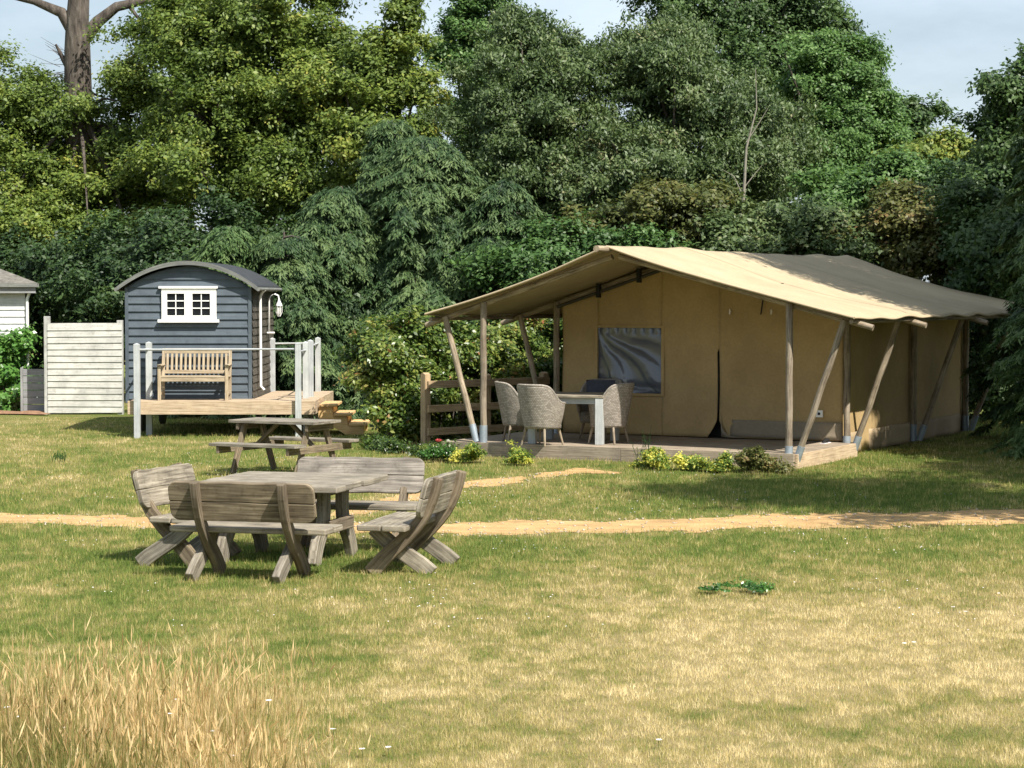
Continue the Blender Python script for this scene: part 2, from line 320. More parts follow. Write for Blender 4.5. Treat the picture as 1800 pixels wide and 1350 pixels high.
# path: grid cells inside the worn outline
xs2 = np.arange(-9, 9, .05); ys2 = np.arange(21.5, 31.5, .05); PX, PY = np.meshgrid(xs2, ys2); D = path_d(PX, PY)
ins = D < 0; I = np.arange(PX.size).reshape(PX.shape); cell = ins[:-1, :-1] & ins[:-1, 1:] & ins[1:, 1:] & ins[1:, :-1]
Fp = np.stack([I[:-1, :-1][cell], I[:-1, 1:][cell], I[1:, 1:][cell], I[1:, :-1][cell]], 1); used = np.unique(Fp); remap = np.zeros(PX.size, int); remap[used] = np.arange(len(used))
PV = np.stack([PX.ravel()[used], PY.ravel()[used], (gz(PX, PY) + .003 + .004 * fbm(PX * 6, PY * 6, 3, 71)).ravel()[used]], 1)
m, n, p, l = newmat('sandy_soil'); tcn = n.nodes.new("ShaderNodeTexCoord"); k1 = noise(n, tcn.outputs['Object'], 2.6, 6, .7); r = ramp(n, [(.3, (.40, .25, .11)), (.55, (.58, .37, .16)), (.75, (.67, .46, .235))]); l.new(k1.outputs[0], r.inputs[0])
k2 = noise(n, tcn.outputs['Object'], 60, 4, .8); r2 = ramp(n, [(.3, (.75, .73, .7)), (.65, (1.1, 1.1, 1.1))]); l.new(k2.outputs[0], r2.inputs[0]); k3 = noise(n, tcn.outputs['Object'], 1, 6, .75, (1.4, 5, 1)); r3 = ramp(n, [(.35, (.72, .70, .66)), (.55, (1, 1, 1)), (.75, (1.1, 1.08, 1.04))]); l.new(k3.outputs[0], r3.inputs[0]); l.new(mixc(n, mixc(n, r.outputs[0], r2.outputs[0], .9, 'MULTIPLY'), r3.outputs[0], .8, 'MULTIPLY'), p.inputs['Base Color']); p.inputs['Roughness'].default_value = 1; bump(n, k2.outputs[0], p, .6, .02)
tag(npmesh('path', PV, remap[Fp], m), kind='structure')
N = 900; Xq = rng.uniform(-7, 7, N * 12); Yq = rng.uniform(22.2, 30.5, N * 12); dq = path_d(Xq, Yq); k = (dq < .12) & (dq > -.9) & (rng.random(len(Xq)) < .5 + .5 * (np.abs(dq) < .15)); Xq, Yq = Xq[k][:N], Yq[k][:N]
Rq = rng.uniform(.006, .022, len(Xq)); oc = np.array([[1, 0, 0], [0, 1, 0], [-1, 0, 0], [0, -1, 0], [0, 0, .7], [0, 0, -.5]], float)
Vq = (np.stack([Xq, Yq, gz(Xq, Yq) + .008], 1)[:, None, :] + oc[None] * Rq[:, None, None] * rng.uniform(.7, 1.3, (len(Xq), 6, 1))).reshape(-1, 3)
fq = np.array([[0, 1, 4], [1, 2, 4], [2, 3, 4], [3, 0, 4], [1, 0, 5], [2, 1, 5], [3, 2, 5], [0, 3, 5]])
tag(npmesh('gravel', Vq, (np.arange(len(Xq))[:, None, None] * 6 + fq[None]).reshape(-1, 3), plain('path_stones', (.42, .36, .28), .9, .4, 3)), 'small loose stones scattered along the sandy path', 'gravel', kind='stuff')
# bark-chip bed by the left shrub
bx = MB(); bx.grid(lambda u, v: Vector((-12.5 + 2.85 * u + .1 * math.sin(v * 9), 45.2 + .9 * v + .12 * math.sin(u * 11), .012 + .05 * math.sin(math.pi * v) * (.6 + .4 * math.sin(u * 23)))), 30, 8)
tag(bx.build('bark_chip_bed', plain('bark_chips', (.25, .14, .08), .95, .5, 14, bmp=.9)), kind='structure')

# ---------------- grass blades
def blades(name, X, Y, L, Wd, t, mat, lean=.45, nseg=1, label=None, heads=None):
    n_ = len(X); a = rng.uniform(0, 2 * np.pi, n_); la = rng.uniform(0, 2 * np.pi, n_); ln = np.abs(rng.normal(0, lean, n_))
    z0 = gz(X, Y) - .002; B = np.stack([X, Y, z0], 1); sd = np.stack([np.cos(a), np.sin(a), 0 * a], 1) * (Wd / 2)[:, None]
    dx = np.stack([np.cos(la) * np.sin(ln), np.sin(la) * np.sin(ln), np.cos(ln)], 1)
    dx2 = np.stack([np.cos(la) * np.sin(ln * 2.1), np.sin(la) * np.sin(ln * 2.1), np.cos(ln * 2.1)], 1)
    if nseg == 1:
        Vv = np.stack([B - sd, B + sd, B + dx * L[:, None]], 1).reshape(-1, 3); Fc = np.arange(n_ * 3).reshape(-1, 3); tt = np.repeat(t, 3)
    else:
        md = B + dx * (L * .55)[:, None]; tip = md + dx2 * (L * .45)[:, None]; hw = sd * .8
        Vv = np.stack([B - sd, B + sd, md + hw, tip + hw * .25, tip - hw * .25, md - hw], 1).reshape(-1, 3); i0 = np.arange(n_)[:, None] * 6
        Fc = np.concatenate([i0 + np.array([0, 1, 2, 5]), i0 + np.array([5, 2, 3, 4])]); tt = np.repeat(t, 6)
        if heads is not None:
            k = heads; hb = md[k] + dx2[k] * (L[k] * .25)[:, None]; ht = tip[k] + dx2[k] * .02; ax = ht - hb; hs = sd[k] / np.linalg.norm(sd[k], axis=1)[:, None] * rng.uniform(.003, .006, len(k))[:, None]
            up = np.cross(ax, hs); up = up / np.linalg.norm(up, axis=1)[:, None] * np.linalg.norm(hs, axis=1)[:, None]
            mm = (hb + ht) / 2; b0 = len(Vv)
            Hv = np.stack([hb, mm + hs, ht, mm - hs, mm + up, mm - up], 1).reshape(-1, 3); j = b0 + np.arange(len(k))[:, None] * 6
            Fc = np.concatenate([Fc, j + np.array([0, 1, 2, 3]), j + np.array([0, 4, 2, 5])]); Vv = np.concatenate([Vv, Hv]); tt = np.concatenate([tt, np.repeat(np.clip(t[k] + .25, 0, 1), 6)])
    o = npmesh(name, Vv, Fc, mat, t=tt); return o
N = 620000
u = rng.random(N); Yb = (10.5 ** -.35 + u * (44. ** -.35 - 10.5 ** -.35)) ** (-1 / .35); Xb = (rng.random(N) * 2 - 1) * (Yb * .245 + .3)
keep = (path_d(Xb, Yb) > rng.normal(-.05, .14, N)); Xb, Yb = Xb[keep], Yb[keep]
sc = np.clip(Yb / 14, .8, 2.0); dr = dryness(Xb, Yb)
Lb = rng.uniform(.018, .05, len(Xb)) * sc ** .4 * (1.25 - .5 * dr); Wb = rng.uniform(.003, .006, len(Xb)) * sc
tuft = fbm(Xb * 9, Yb * 7, 3, 88); Lb *= .45 + 1.15 * tuft; tb = np.clip(dr + rng.normal(0, .16, len(Xb)) + (tuft - .5) * 1.0, 0, 1)
tag(blades('grass', Xb, Yb, Lb, Wb, tb, M['blade'], .6), 'short mown lawn grass, green in places and straw dry in others', 'grass', kind='stuff')
# tall dry grass, lower left
def inpatch(x, y):
    px = 900 + x * F / y
    edge = 545 + 50 * (fbm(y * 2, x * 0 + 1, 3, 8) - .5) * 2
    top = 13.9 - .9 * np.clip((-1.45 - x) * 0 + (x + 3.2) ** 2 * .0, 0, 2) + (fbm(x * 1.3, x * 0 + 5, 3, 14) - .5) * 1.6
    return (x < -1.25 - (y - 11.5) * .07 + (fbm(y * 1.7, x * 0 + 3, 3, 8) - .5) * .5) & (y < top)
N = 74000; Xt = rng.uniform(-4.4, -.7, N); Yt = rng.uniform(9.6, 15, N); k = inpatch(Xt + rng.exponential(.10, N) * np.where(rng.random(N) < .5, -1., .6), Yt) & (fbm(Xt * 1.6, Yt * 1.6, 3, 90) + rng.normal(0, .12, N) > .43); Xt, Yt = Xt[k], Yt[k]
k = rng.random(len(Xt)) < np.clip((13.9 - Yt) / 2.6, .04, 1) ** 1.4 ; Xt, Yt = Xt[k], Yt[k]
Lt = rng.uniform(.12, .40, len(Xt)) * (.75 + .5 * fbm(Xt * 1.2, Yt * 1.2, 2, 44)); tt = np.clip(.60 + rng.normal(0, .24, len(Xt)) + .5 * (fbm(Xt * 2.6, Yt * 2.6, 3, 29) - .5) - .55 * np.clip((12.4 - Yt) / 1.6, 0, 1) * (fbm(Xt * 2, Yt * 2, 2, 17) > .42), 0, 1)
hd = np.where(rng.random(len(Xt)) < .22)[0]; Lt[hd] *= 1.25
tag(blades('tall_grass', Xt, Yt, Lt, rng.uniform(.0014, .0036, len(Xt)), tt, M['hay'], .22, 2, heads=hd), 'tall dry straw coloured grass with seed heads in the lower left corner', 'tall grass', kind='stuff')
N = 170; Xf = rng.uniform(-3.1, -1.35, N); Yf = rng.uniform(9.3, 11.6, N); k = Xf / Yf > -.27; Xf, Yf = Xf[k], Yf[k]; Lf_ = rng.uniform(.34, .62, len(Xf))
o_ = blades('tall_grass_stalks', Xf, Yf, Lf_, rng.uniform(.003, .0048, len(Xf)), np.clip(.8 + rng.normal(0, .15, len(Xf)), 0, 1), M['hay'], .16, 2, heads=np.arange(len(Xf)))
tag(o_, 'tall pale grass stalks with seed heads along the bottom left edge', 'grass stalks', kind='stuff')
# clover and daisy heads on the lawn
def dots(name, X, Y, Z, R, mat, label, cat):
    n_ = len(X); ang = np.linspace(0, 2 * np.pi, 7)[:-1]; ring = np.stack([np.cos(ang), np.sin(ang)], 1)
    c = np.stack([X, Y, Z], 1); Vv = [c + np.array([0, 0, 1]) * (R * .55)[:, None]]
    for q in ring: Vv.append(c + np.stack([q[0] * R, q[1] * R, 0 * R], 1))
    Vv = np.stack(Vv, 1).reshape(-1, 3); i0 = np.arange(n_)[:, None] * 7; Fc = np.concatenate([i0 + np.array([0, 1 + j, 1 + (j + 1) % 6]) for j in range(6)])
    return tag(npmesh(name, Vv, Fc, mat), label, cat, kind='stuff')
N = 1900; Yd = 16 + 18 * rng.random(N) ** .8; Xd = (rng.random(N) * 2 - 1) * Yd * .24; k = (path_d(Xd, Yd) > .1) & (fbm(Xd * .8, Yd * .6, 3, 51) + .25 * np.exp(-((Yd - 26.3) / 1.3) ** 2) * (Xd > -1) > .60); Xd, Yd = Xd[k], Yd[k]
dots('daisies', Xd, Yd, gz(Xd, Yd) + rng.uniform(.02, .045, len(Xd)), rng.uniform(.004, .009, len(Xd)), M['petal'], 'tiny white clover and daisy heads dotted over the lawn', 'daisies')
fp = [(12, 1245, .3), (30, 1262, .25), (82, 1283, .2), (112, 1281, .2), (222, 1281, .22), (313, 1231, .3), (300, 1256, .25), (372, 1287, .15), (472, 1233, .3), (410, 1330, .1), (343, 1344, .1), (585, 1283, .05), (636, 1318, .04), (682, 1315, .04), (1158, 1302, .03), (1590, 1132, .03), (1607, 1130, .03), (1698, 1076, .03), (1675, 1068, .03)]
for i, (x, y, z) in enumerate(fp):
    P = gnd(x, y, z); fl = MB()
    fl.tube([(0, 0, -z - .02), (.004, .003, -z * .5), (0, 0, 0)], [.0014] * 3, 5, False)
    fl2 = MB()
    for q in range(14):
        a_ = q * 2.4; r_ = .011 + .005 * ((q * 7) % 3) / 2
        c_ = Vector((math.cos(a_), math.sin(a_), .35)) * r_; s_ = Vector((-math.sin(a_), math.cos(a_), 0)) * .005
        fl2.add([(0, 0, .004), c_ - s_ + Vector((0, 0, .003)), c_ * 1.25, c_ + s_ + Vector((0, 0, .003))], [[0, 1, 2, 3]], [[(0, 0)] * 4])
    lab = ('pale flower head rising from the tall dry grass' if z > .08 else 'small white flower head in the short lawn grass')
    t_ = thing('meadow_flower', lab, 'flower', P, i, 'pale flowers in the tall grass' if z > .08 else 'single white flowers on the lawn')
    fl.build('stem', M['greenstem'] if 'greenstem' in M else M['laurel'], t_); fl2.build('petals', M['petal'], t_)

# ================================================================= VEGETATION
def unit(a): return a / np.maximum(np.linalg.norm(a, axis=-1, keepdims=True), 1e-9)
def leafquads(P, Nn, size, aspect=.55, droop=None, fold=.25):
    n_ = len(P); r_ = rng.normal(size=(n_, 3)); ax = unit(r_ - Nn * np.sum(r_ * Nn, 1, keepdims=True))
    if droop is not None: ax = unit(ax + np.array([0, 0, -1.]) * droop)
    sd = unit(np.cross(ax, Nn)); L = size[:, None]; up = unit(np.cross(sd, ax))
    Vv = np.stack([P - ax * L * .5, P + sd * L * aspect * .5 + up * L * fold * .3, P + ax * L * .5, P - sd * L * aspect * .5 + up * L * fold * .3], 1).reshape(-1, 3)
    return Vv, np.arange(n_ * 4).reshape(-1, 4)
def crown(blobs, nclump, per, cr_, size, surf=.55, flat=.65, aspect=.55, droop=None, gap=0., tint=0., bough=1.0):
    """blobs: (centre, (rx, ry, rz)). Boughs grow out through the crown's skin, each carrying leaf clumps; a thinner fill inside."""
    B = np.array([[*c, *r_] for c, r_ in blobs], float); wgt = (B[:, 3] * B[:, 5]) ** .85; wgt /= wgt.sum()
    rb = np.clip(B[:, 3:6].min(1).mean() * .29 * bough, .06, .5)
    nb = max(3, int(nclump / 14)); jb = rng.choice(len(B), nb, p=wgt); d = unit(rng.normal(size=(nb, 3)))
    d[:, 1] = np.where(rng.random(nb) < .6, -np.abs(d[:, 1]), d[:, 1]); d[:, 2] = np.where(rng.random(nb) < .4, np.abs(d[:, 2]), d[:, 2])
    bc = B[jb, :3] + d * B[jb, 3:6] * np.clip(rng.normal(.86, .2, nb), .3, 1.22)[:, None]
    if gap:
        g_ = fbm(bc[:, 0] * .8 + bc[:, 1] * .7, bc[:, 2] * .95, 3, 77); k_ = g_ > gap; bc, d, jb = bc[k_], d[k_], jb[k_]
    bs_ = rb * rng.uniform(.5, 1.35, len(bc)); bt = rng.normal(0, .13, len(bc))
    ni = int(nclump * .8); ii = rng.integers(0, len(bc), ni); o3 = rng.normal(size=(ni, 3)); along = rng.normal(0, .75, ni)
    Cc = bc[ii] + (o3 * np.array([.62, .62, .36]) + (d[ii] * np.array([1, 1, .55])) * along[:, None]) * bs_[ii][:, None]
    Cc[:, 2] -= .18 * bs_[ii] * (along ** 2) * (1 if droop is None else 1.6); dd = d[ii]; tc_ = bt[ii] + rng.normal(0, .09, ni) + along * .05
    nf = int(nclump * .34); jf = rng.choice(len(B), nf, p=wgt); df = unit(rng.normal(size=(nf, 3)))
    Cf = B[jf, :3] + df * B[jf, 3:6] * (rng.random(nf) ** .5 * .72)[:, None] + np.array([0, .25, 0]) * B[jf, 4:5]
    if gap: 
        g_ = fbm(Cf[:, 0] * .8 + Cf[:, 1] * .7, Cf[:, 2] * .95, 3, 77); Cf = Cf[g_ > gap * 1.1]; df = df[:len(Cf)]
    Cc[:, :] += rng.normal(0, .12, Cc.shape) * rb / .3; Cc = np.concatenate([Cc, Cf]); dd = np.concatenate([dd, df[:len(Cf)]]); tc_ = np.concatenate([tc_, rng.normal(-.1, .08, len(Cf))])  # inner fill tinted darker: shade between the boughs put into the leaf colour
    k_ = Cc[:, 2] > .015; Cc, dd, tc_ = Cc[k_], dd[k_], tc_[k_]; nc = len(Cc)
    n_ = nc * per; ic = np.repeat(np.arange(nc), per); Rr = cr_ * rng.uniform(.45, 1.2, nc)
    off = rng.normal(size=(n_, 3)) * np.array([1, 1, flat]) * .5 * Rr[ic][:, None]
    P = Cc[ic] + off; P[:, 2] = np.maximum(P[:, 2], .03)
    Nn = unit(dd[ic] * .5 + np.array([0, -.1, .8]) + rng.normal(size=(n_, 3)) * .6 + unit(off) * .5)
    Vv, Fc = leafquads(P, Nn, size * rng.uniform(.6, 1.35, n_), aspect, droop)
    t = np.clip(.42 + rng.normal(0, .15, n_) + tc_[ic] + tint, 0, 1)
    return Vv, Fc, np.repeat(t, 4), Cc
def woody(mb, base, targets, r0, hfork=.35, rt=.018):
    base = Vector(base); tg = [Vector(t) for t in targets]
    if not tg: return
    top = Vector((sum(t.x for t in tg) / len(tg), sum(t.y for t in tg) / len(tg), base.z + (max(t.z for t in tg) - base.z) * .86))
    ax = [base.lerp(Vector((base.x * .7 + top.x * .3, base.y, top.z)), k / 6) for k in range(7)]
    for i in range(1, 7): ax[i] += Vector((random.uniform(-1, 1), random.uniform(-1, 1), 0)) * r0 * .35
    mb.tube(ax, [r0 * (1.25 if i == 0 else 1 - .13 * i) for i in range(7)], 12)
    for t in tg:
        k = random.uniform(hfork, .95); i = min(5, int(k * 6)); s_ = ax[i].lerp(ax[i + 1], k * 6 - i)
        if t.z < s_.z + .1: s_ = ax[max(1, int(6 * max(.15, min(.9, (t.z - base.z) / max(.1, (top.z - base.z)) * .7))))].copy()
        mid = s_.lerp(t, .5) + Vector((random.uniform(-.2, .2), random.uniform(-.2, .2), random.uniform(-.1, .3)))
        rb = min(r0 * .45, (t - s_).length * .03 + .012)
        mb.tube([s_, s_.lerp(mid, .5) + Vector((0, 0, random.uniform(-.05, .1))), mid, mid.lerp(t, .6), t], [rb, rb * .8, rb * .6, rb * .4, rt * .4], 6, False)
def pb(x, y, rx, ry, Y, ry3=None):
    c = at(x, y, Y); k = Y / F
    return (tuple(c), (rx * k, ry3 or min(rx, ry) * k * 1.1, ry * k))
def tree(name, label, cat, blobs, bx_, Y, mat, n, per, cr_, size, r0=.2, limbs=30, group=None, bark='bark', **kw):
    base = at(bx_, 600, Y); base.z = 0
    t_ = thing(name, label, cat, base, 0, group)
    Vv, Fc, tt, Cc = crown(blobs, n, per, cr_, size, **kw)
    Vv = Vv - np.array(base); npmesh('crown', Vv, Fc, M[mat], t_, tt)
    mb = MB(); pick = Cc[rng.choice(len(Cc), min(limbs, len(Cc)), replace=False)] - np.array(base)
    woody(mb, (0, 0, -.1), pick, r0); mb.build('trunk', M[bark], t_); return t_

# big oak on the left with its bare trunk showing
YT = 58
t_ = thing('oak_tree', 'tall oak with a thick bare trunk showing above yellow green leaves, at the far left', 'tree', (at(140, 600, YT).x, YT, 0))
bo = np.array(t_.location)
bl = [pb(40, 230, 115, 105, YT), pb(50, 165, 85, 60, YT), pb(215, 170, 60, 70, YT), pb(20, 340, 110, 120, YT), pb(150, 260, 60, 70, YT + 1.2), pb(150, 380, 100, 60, YT - 1), pb(90, 330, 50, 80, YT - .8), pb(215, 300, 45, 90, YT - .8), pb(285, 215, 95, 120, YT), pb(260, 360, 130, 120, YT), pb(275, 70, 55, 60, YT), pb(150, 190, 30, 22, YT - .8), pb(60, 430, 130, 80, YT - 2), pb(210, 440, 150, 70, YT - 2)]
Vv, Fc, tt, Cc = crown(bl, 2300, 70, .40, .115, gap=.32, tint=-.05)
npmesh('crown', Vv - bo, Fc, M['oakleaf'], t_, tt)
mb = MB(); P_ = lambda x, y, dY=0: at(x, y, YT + dY) - Vector(bo)
mb.tube([P_(150, 690), P_(148, 480), P_(146, 330), P_(138, 200), P_(136, 90), P_(136, 40), P_(140, -30), P_(150, -160)], [.5, .42, .40, .37, .34, .30, .26, .16], 18)
mb.tube([P_(132, 60), P_(108, 22), P_(60, 2), P_(0, -12), P_(-60, -40)], [.19, .15, .10, .08, .05], 10)
mb.tube([P_(142, 75), P_(172, 38), P_(205, 12), P_(250, 2), P_(300, -4), P_(360, 4), P_(420, 24)], [.2, .16, .13, .11, .09, .07, .04], 10)
mb.tube([P_(225, 8), P_(240, 28), P_(262, 50)], [.06, .045, .02], 7)
mb.tube([P_(138, 150), P_(112, 105), P_(98, 78)], [.12, .07, .03], 7)
for k_ in Cc[rng.choice(len(Cc), 34)] - bo:
    s_ = P_(142, random.uniform(180, 420)); mb.tube([s_, s_.lerp(Vector(k_), .5) + Vector((0, 0, .25)), Vector(k_)], [.07, .04, .012], 6, False)
for q in range(26):
    s_ = P_(random.uniform(105, 130), random.uniform(70, 160)); mb.tube([s_, s_ + Vector((-random.uniform(.2, .8), 0, random.uniform(-.1, .4)))], [.008, .003], 4, False)
mb.build('trunk', M['bark'], t_)
tree('maple_tree', 'broad yellow green maple filling the sky above the hut, between oak and conifer', 'tree',
     [pb(360, 110, 100, 95, 56), pb(470, 60, 120, 90, 56), pb(555, 115, 80, 80, 56), pb(420, 230, 140, 110, 55), pb(540, 215, 110, 100, 55), pb(400, 340, 140, 90, 54), pb(330, 20, 70, 45, 57), pb(560, 330, 90, 90, 54), pb(480, -40, 160, 60, 57)],
     440, 56, 'oakleaf', 2900, 68, .40, .115, .3, 60, gap=.33, tint=-.07)
tree('young_maple_tree', 'slim yellow green tree with an open top, rising behind the conifer', 'tree',
     [pb(690, 100, 60, 55, 54), pb(650, 160, 70, 50, 54), pb(725, 160, 65, 60, 54), pb(700, 40, 28, 40, 54), pb(710, 10, 30, 22, 54), pb(680, 230, 110, 70, 53), pb(745, 70, 22, 20, 54)], 690, 54, 'oakleaf', 560, 58, .36, .12, .16, 40, gap=.30, tint=-.04)
tree('poplar_tree', 'rounded fresh green poplar top standing against the sky left of the grey green trees', 'tree',
     [pb(835, 30, 55, 50, 62), pb(820, 90, 45, 50, 62), pb(850, 140, 60, 60, 62), pb(840, 240, 70, 80, 62)], 835, 62, 'greenleaf', 760, 60, .32, .11, .2, 25, group=None)
tree('cherry_tree', 'grey green wild cherry with drooping leaves, whose slanting top thins out to sky', 'tree',
     [pb(915, 110, 60, 70, 52), pb(960, 75, 40, 35, 52), pb(1010, 125, 55, 50, 52), pb(870, 230, 90, 110, 51), pb(985, 220, 110, 110, 51), pb(920, 350, 130, 90, 50), pb(905, 40, 25, 35, 52), pb(1040, 340, 90, 90, 50)], 940, 51, 'greyleaf', 2100, 62, .34, .105, .16, 60, gap=.16, droop=.7, aspect=.42, tint=-.07)
tree('willow_tree', 'tall grey green sallow with pale twigs, directly above the ridge of the tent', 'tree',
     [pb(1120, 130, 70, 90, 52), pb(1180, 190, 100, 110, 51), pb(1270, 230, 110, 120, 51), pb(1130, 310, 110, 100, 50), pb(1260, 350, 130, 90, 49.5), pb(1350, 290, 80, 100, 51), pb(1200, 100, 60, 50, 52), pb(1110, 75, 22, 25, 52)], 1190, 51, 'greyleaf', 2600, 62, .34, .105, .16, 60, gap=.16, droop=.7, aspect=.4, tint=-.05)
tree('lime_tree', 'tall dark green tree whose top leaves the frame, standing behind the sallow', 'tree',
     [pb(1190, 20, 75, 70, 64), pb(1290, 40, 110, 90, 64), pb(1390, 30, 85, 80, 64), pb(1420, 110, 60, 70, 64), pb(1340, 150, 100, 90, 63), pb(1460, 10, 28, 30, 64), pb(1280, -50, 160, 60, 64), pb(1380, 240, 110, 90, 63)], 1310, 64, 'darkleaf', 1900, 62, .40, .12, .3, 50, gap=.2, tint=.28)
tree('aspen_tree', 'fresh green aspen with two pointed tops against the blue sky', 'tree',
     [pb(1430, 160, 50, 80, 58), pb(1430, 90, 30, 40, 58), pb(1465, 130, 32, 60, 58), pb(1520, 150, 42, 55, 58), pb(1535, 90, 22, 35, 58), pb(1490, 240, 75, 80, 58), pb(1550, 190, 22, 30, 58), pb(1430, 300, 90, 80, 57), pb(1540, 290, 60, 60, 58)], 1480, 58, 'greenleaf', 1600, 60, .32, .105, .18, 50, gap=.2)
tree('hawthorn_tree', 'small dark tree with a ragged top at the dip in the treeline', 'tree',
     [pb(1560, 225, 45, 42, 60), pb(1600, 215, 30, 30, 60), pb(1625, 205, 18, 22, 60), pb(1600, 270, 60, 50, 60), pb(1570, 190, 22, 22, 60)], 1585, 60, 'darkleaf', 420, 50, .3, .12, .15, 20, tint=.2)
tree('ash_tree', 'dark green ash entering at the upper right edge over the hedge', 'tree',
     [pb(1790, 150, 60, 55, 44), pb(1775, 240, 60, 60, 44), pb(1745, 300, 60, 60, 44), pb(1790, 330, 80, 90, 44), pb(1830, 120, 50, 70, 44), pb(1700, 360, 70, 70, 43), pb(1740, 440, 90, 90, 42)], 1790, 44, 'darkleaf', 1000, 60, .3, .11, .2, 40, gap=.22, tint=.22)
# shrubs behind the tent
sh = [('golden_shrub', 'yellow tipped shrub crest under the sky gap right of the aspen', [pb(1640, 270, 75, 26, 48), pb(1700, 285, 60, 30, 48), pb(1600, 290, 50, 24, 48)], 1650, 48, 'oakleaf', 380, .1),
      ('elder_shrub', 'bright green leafy shrub behind the tent roof, below the golden crest', [pb(1580, 330, 110, 50, 46.5), pb(1480, 350, 80, 50, 46.5), pb(1660, 340, 60, 40, 46.5)], 1570, 46.5, 'greenleaf', 560, .05),
      ('bramble_shrub', 'olive and rust coloured bramble bank behind the right end of the tent roof', [pb(1620, 420, 120, 75, 45), pb(1540, 440, 90, 50, 45), pb(1700, 470, 80, 80, 44.5), pb(1600, 370, 80, 30, 45)], 1620, 45, 'rustleaf', 800, .08),
      ('dogwood_shrub', 'reddish brown twiggy shrub behind the tent ridge, left of centre of the roof', [pb(1130, 400, 120, 60, 45.5), pb(1050, 420, 70, 45, 45.5), pb(1200, 375, 80, 50, 46)], 1130, 45.5, 'rustleaf', 620, .02),
      ('privet_shrub', 'grey green privet bank running behind the middle of the tent roof', [pb(1330, 420, 120, 50, 45.5), pb(1430, 410, 100, 60, 45.5), pb(1250, 440, 110, 40, 45), pb(1400, 470, 140, 60, 45)], 1340, 45.5, 'greyleaf', 800, -.02),
      ('ivy_bank', 'low green ivy covered bank between the conifer and the tent ridge', [pb(990, 440, 80, 50, 45), pb(930, 470, 90, 60, 44.5), pb(1060, 470, 120, 60, 45), pb(960, 540, 110, 90, 44.5)], 990, 45, 'greenleaf', 620, -.25)]
for nm, lab, bl, bx_, Y, mt, n_, ti in sh: tree(nm, lab, 'shrub', bl, bx_, Y, mt, n_, 62, .3, .11, .08, 24, gap=.12, tint=ti)
# dark evergreens low behind the hut and at the right
for lab, bl, bx_, Y, n_ in (
    ('dark holly thicket behind the grey panel fence', [pb(60, 480, 130, 70, 54), pb(160, 500, 120, 90, 53), pb(120, 600, 160, 110, 53), pb(20, 560, 90, 110, 54)], 110, 53.5, 850),
    ('dark yew thicket directly behind the blue hut', [pb(300, 440, 130, 70, 52), pb(420, 440, 110, 80, 52), pb(300, 540, 200, 110, 51), pb(480, 560, 120, 110, 50)], 320, 51.5, 850),
    ('dark laurel thicket between the hut railing and the leafy hedge', [pb(560, 590, 100, 100, 47), pb(640, 560, 90, 110, 46.5), pb(600, 670, 110, 70, 46)], 590, 46.5, 560)):
    tree('evergreen_thicket', lab, 'shrub', bl, bx_, Y, 'darkleaf', n_, 60, .34, .12, .12, 24, tint=-.08)
tree('evergreen_thicket', 'shaded dark thicket behind the far end of the tent', 'shrub', [pb(1760, 520, 90, 110, 44), pb(1700, 640, 90, 110, 44), pb(1790, 680, 80, 110, 44)], 1740, 44, 'darkleaf', 620, 60, .32, .11, .1, 20, tint=-.1)

